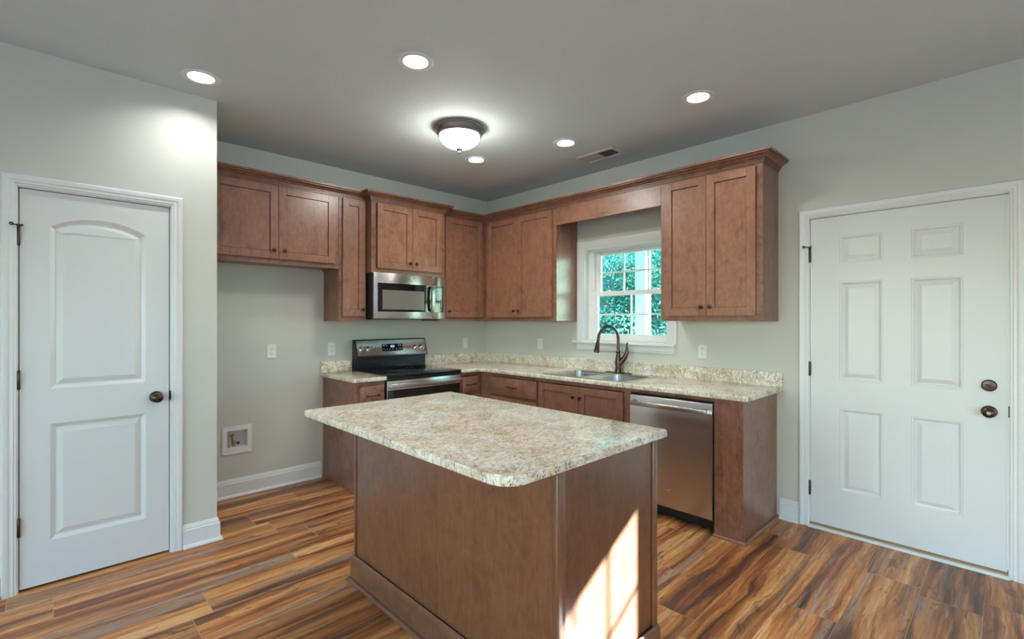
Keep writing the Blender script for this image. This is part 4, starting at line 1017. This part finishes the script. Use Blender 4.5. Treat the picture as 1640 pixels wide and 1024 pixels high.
# ------------------------------------------------------------------ outdoors
mb = MB(); mb.box(-40, 60, -50, 50, -.75, -.60)
struct(mb, 'ground', 'lawn', 'lawn outside the house', 'ground', WORLD)
mb = MB(); mb.box(-14, 1.5, -16.3, YR - .15, -.60, -.10); mb.box(-14, XL - .15, YR - .15, 1, -.60, -.10)  # pale slab added out of view, bounces daylight up to the ceiling
struct(mb, 'patio', 'paving', 'pale concrete patio added behind the house to bounce daylight indoors', 'patio', WORLD)
mb = MB(); mb.box(-9, 6.2, -24, -16.4, -.6, 4.6); mb.prism([(-24.4, 4.6), (-16.0, 4.6), (-20.2, 7.4)], 0, -9.3, 6.5)  # unseen house added to block sun from the rear windows
struct(mb, 'sun_blocker_house', 'siding', 'pale house added out of view to keep sun off the rear windows', 'building', WORLD)
mb = MB(); mb.box(.16, 2.35, -4.9, 1.2, -.60, -.06)
struct(mb, 'porch_deck', 'deck', 'porch floor outside the sink window', 'porch', WORLD)
mb = MB(); mb.box(.16, 2.45, -4.9, 1.3, 2.62, 2.80); mb.box(2.30, 2.45, -4.9, 1.3, 2.48, 2.62)  # unseen roof over the post, added to block sun at the sink window
struct(mb, 'porch_roof_sunshade', 'porch', 'white porch ceiling, out of view, added to keep sun off the sink window', 'porch', WORLD)
t = Thing('porch_post', 'square white porch post seen through the sink window', 'post', WORLD, (1.98, -.85, -.06))
def post(t, x, y):
    mb = MB(); mb.box(x - .075, x + .075, y - .075, y + .075, -.06, 2.62, .004); t.part(mb, 'shaft', 'porch')
    mb = MB(); mb.box(x - .095, x + .095, y - .095, y + .095, -.06, .14, .006); t.part(mb, 'foot_block', 'porch'); mb = MB(); mb.box(x - .090, x + .090, y - .090, y + .090, 2.46, 2.62, .006); t.part(mb, 'cap_block', 'porch')
post(t, 1.98, -.85)
rnd = random.Random(11)
def leaf_cloud(seed, n, rx, rz, size):
    r = random.Random(seed); mb = MB(); bm = mb.bm
    blobs = [(r.uniform(-rx, rx) * .7, r.uniform(-rx, rx) * .7, r.uniform(-rz, rz) * .75, r.uniform(.35, .6) * rx) for _ in range(40)]
    for i in range(n):
        bx, by, bz, br = blobs[i % len(blobs)]
        v = Vector((r.gauss(0, 1), r.gauss(0, 1), r.gauss(0, 1))).normalized() * br * r.uniform(.6, 1.0)
        p = Vector((bx, by, bz)) + v
        nrm = (v.normalized() + Vector((r.uniform(-1, 1), r.uniform(-1, 1), r.uniform(-.2, 1.2))) * .8).normalized()
        a = nrm.cross(Vector((r.uniform(-1, 1), r.uniform(-1, 1), r.uniform(-1, 1)))).normalized(); b = nrm.cross(a)
        s = size * r.uniform(.6, 1.4)
        f = bm.faces.new([bm.verts.new(p + q) for q in (-a * s, -b * s * .45 + nrm * s * .12, a * s, b * s * .45 + nrm * s * .12)])
    return mb
tree_spots = [((5.6, 1.7, -.6), 1.0, 'leafy green tree seen through the left panes of the sink window'),
              ((11.4, 4.4, -.6), 1.2, 'tall green tree directly behind the nearest tree outside the sink window'),
              ((6.0, 7.3, -.6), 1.0, 'leafy green tree farthest left outside the sink window'),
              ((17.6, 9.2, -.6), 1.5, 'most distant tall green tree outside the sink window'),
              ((11.6, -2.0, -.6), 1.2, 'tall green tree out to the right beyond the porch post')]
first = None
for (p, s, lb) in tree_spots:
    if first is None:
        t = Thing('tree', lb, 'tree', WORLD, (0, 0, 0), 'trees outside the sink window'); first = t.e
        mb = MB(); mb.tube([(0, 0, 0), (.03, .02, .8), (-.04, .05, 1.8), (.05, -.03, 3.2)], [.13, .10, .085, .05], 10); t.part(mb, 'trunk', 'bark')
        mb = leaf_cloud(5, 70000, 1.75, 2.5, .038); fo = mb.build('foliage', ['leaf'], t.e, (0, 0, 0), weld=False, smooth=False); fo.location = (0, 0, 2.15)
        e = t.e
    else:
        e = first.copy(); COL.objects.link(e)
        for ch in list(first.children):
            c = ch.copy(); COL.objects.link(c); c.parent = e
        e['label'] = lb
    e.location = p; e.scale = (s, s, s); e.rotation_euler = (0, 0, rnd.uniform(0, 6))
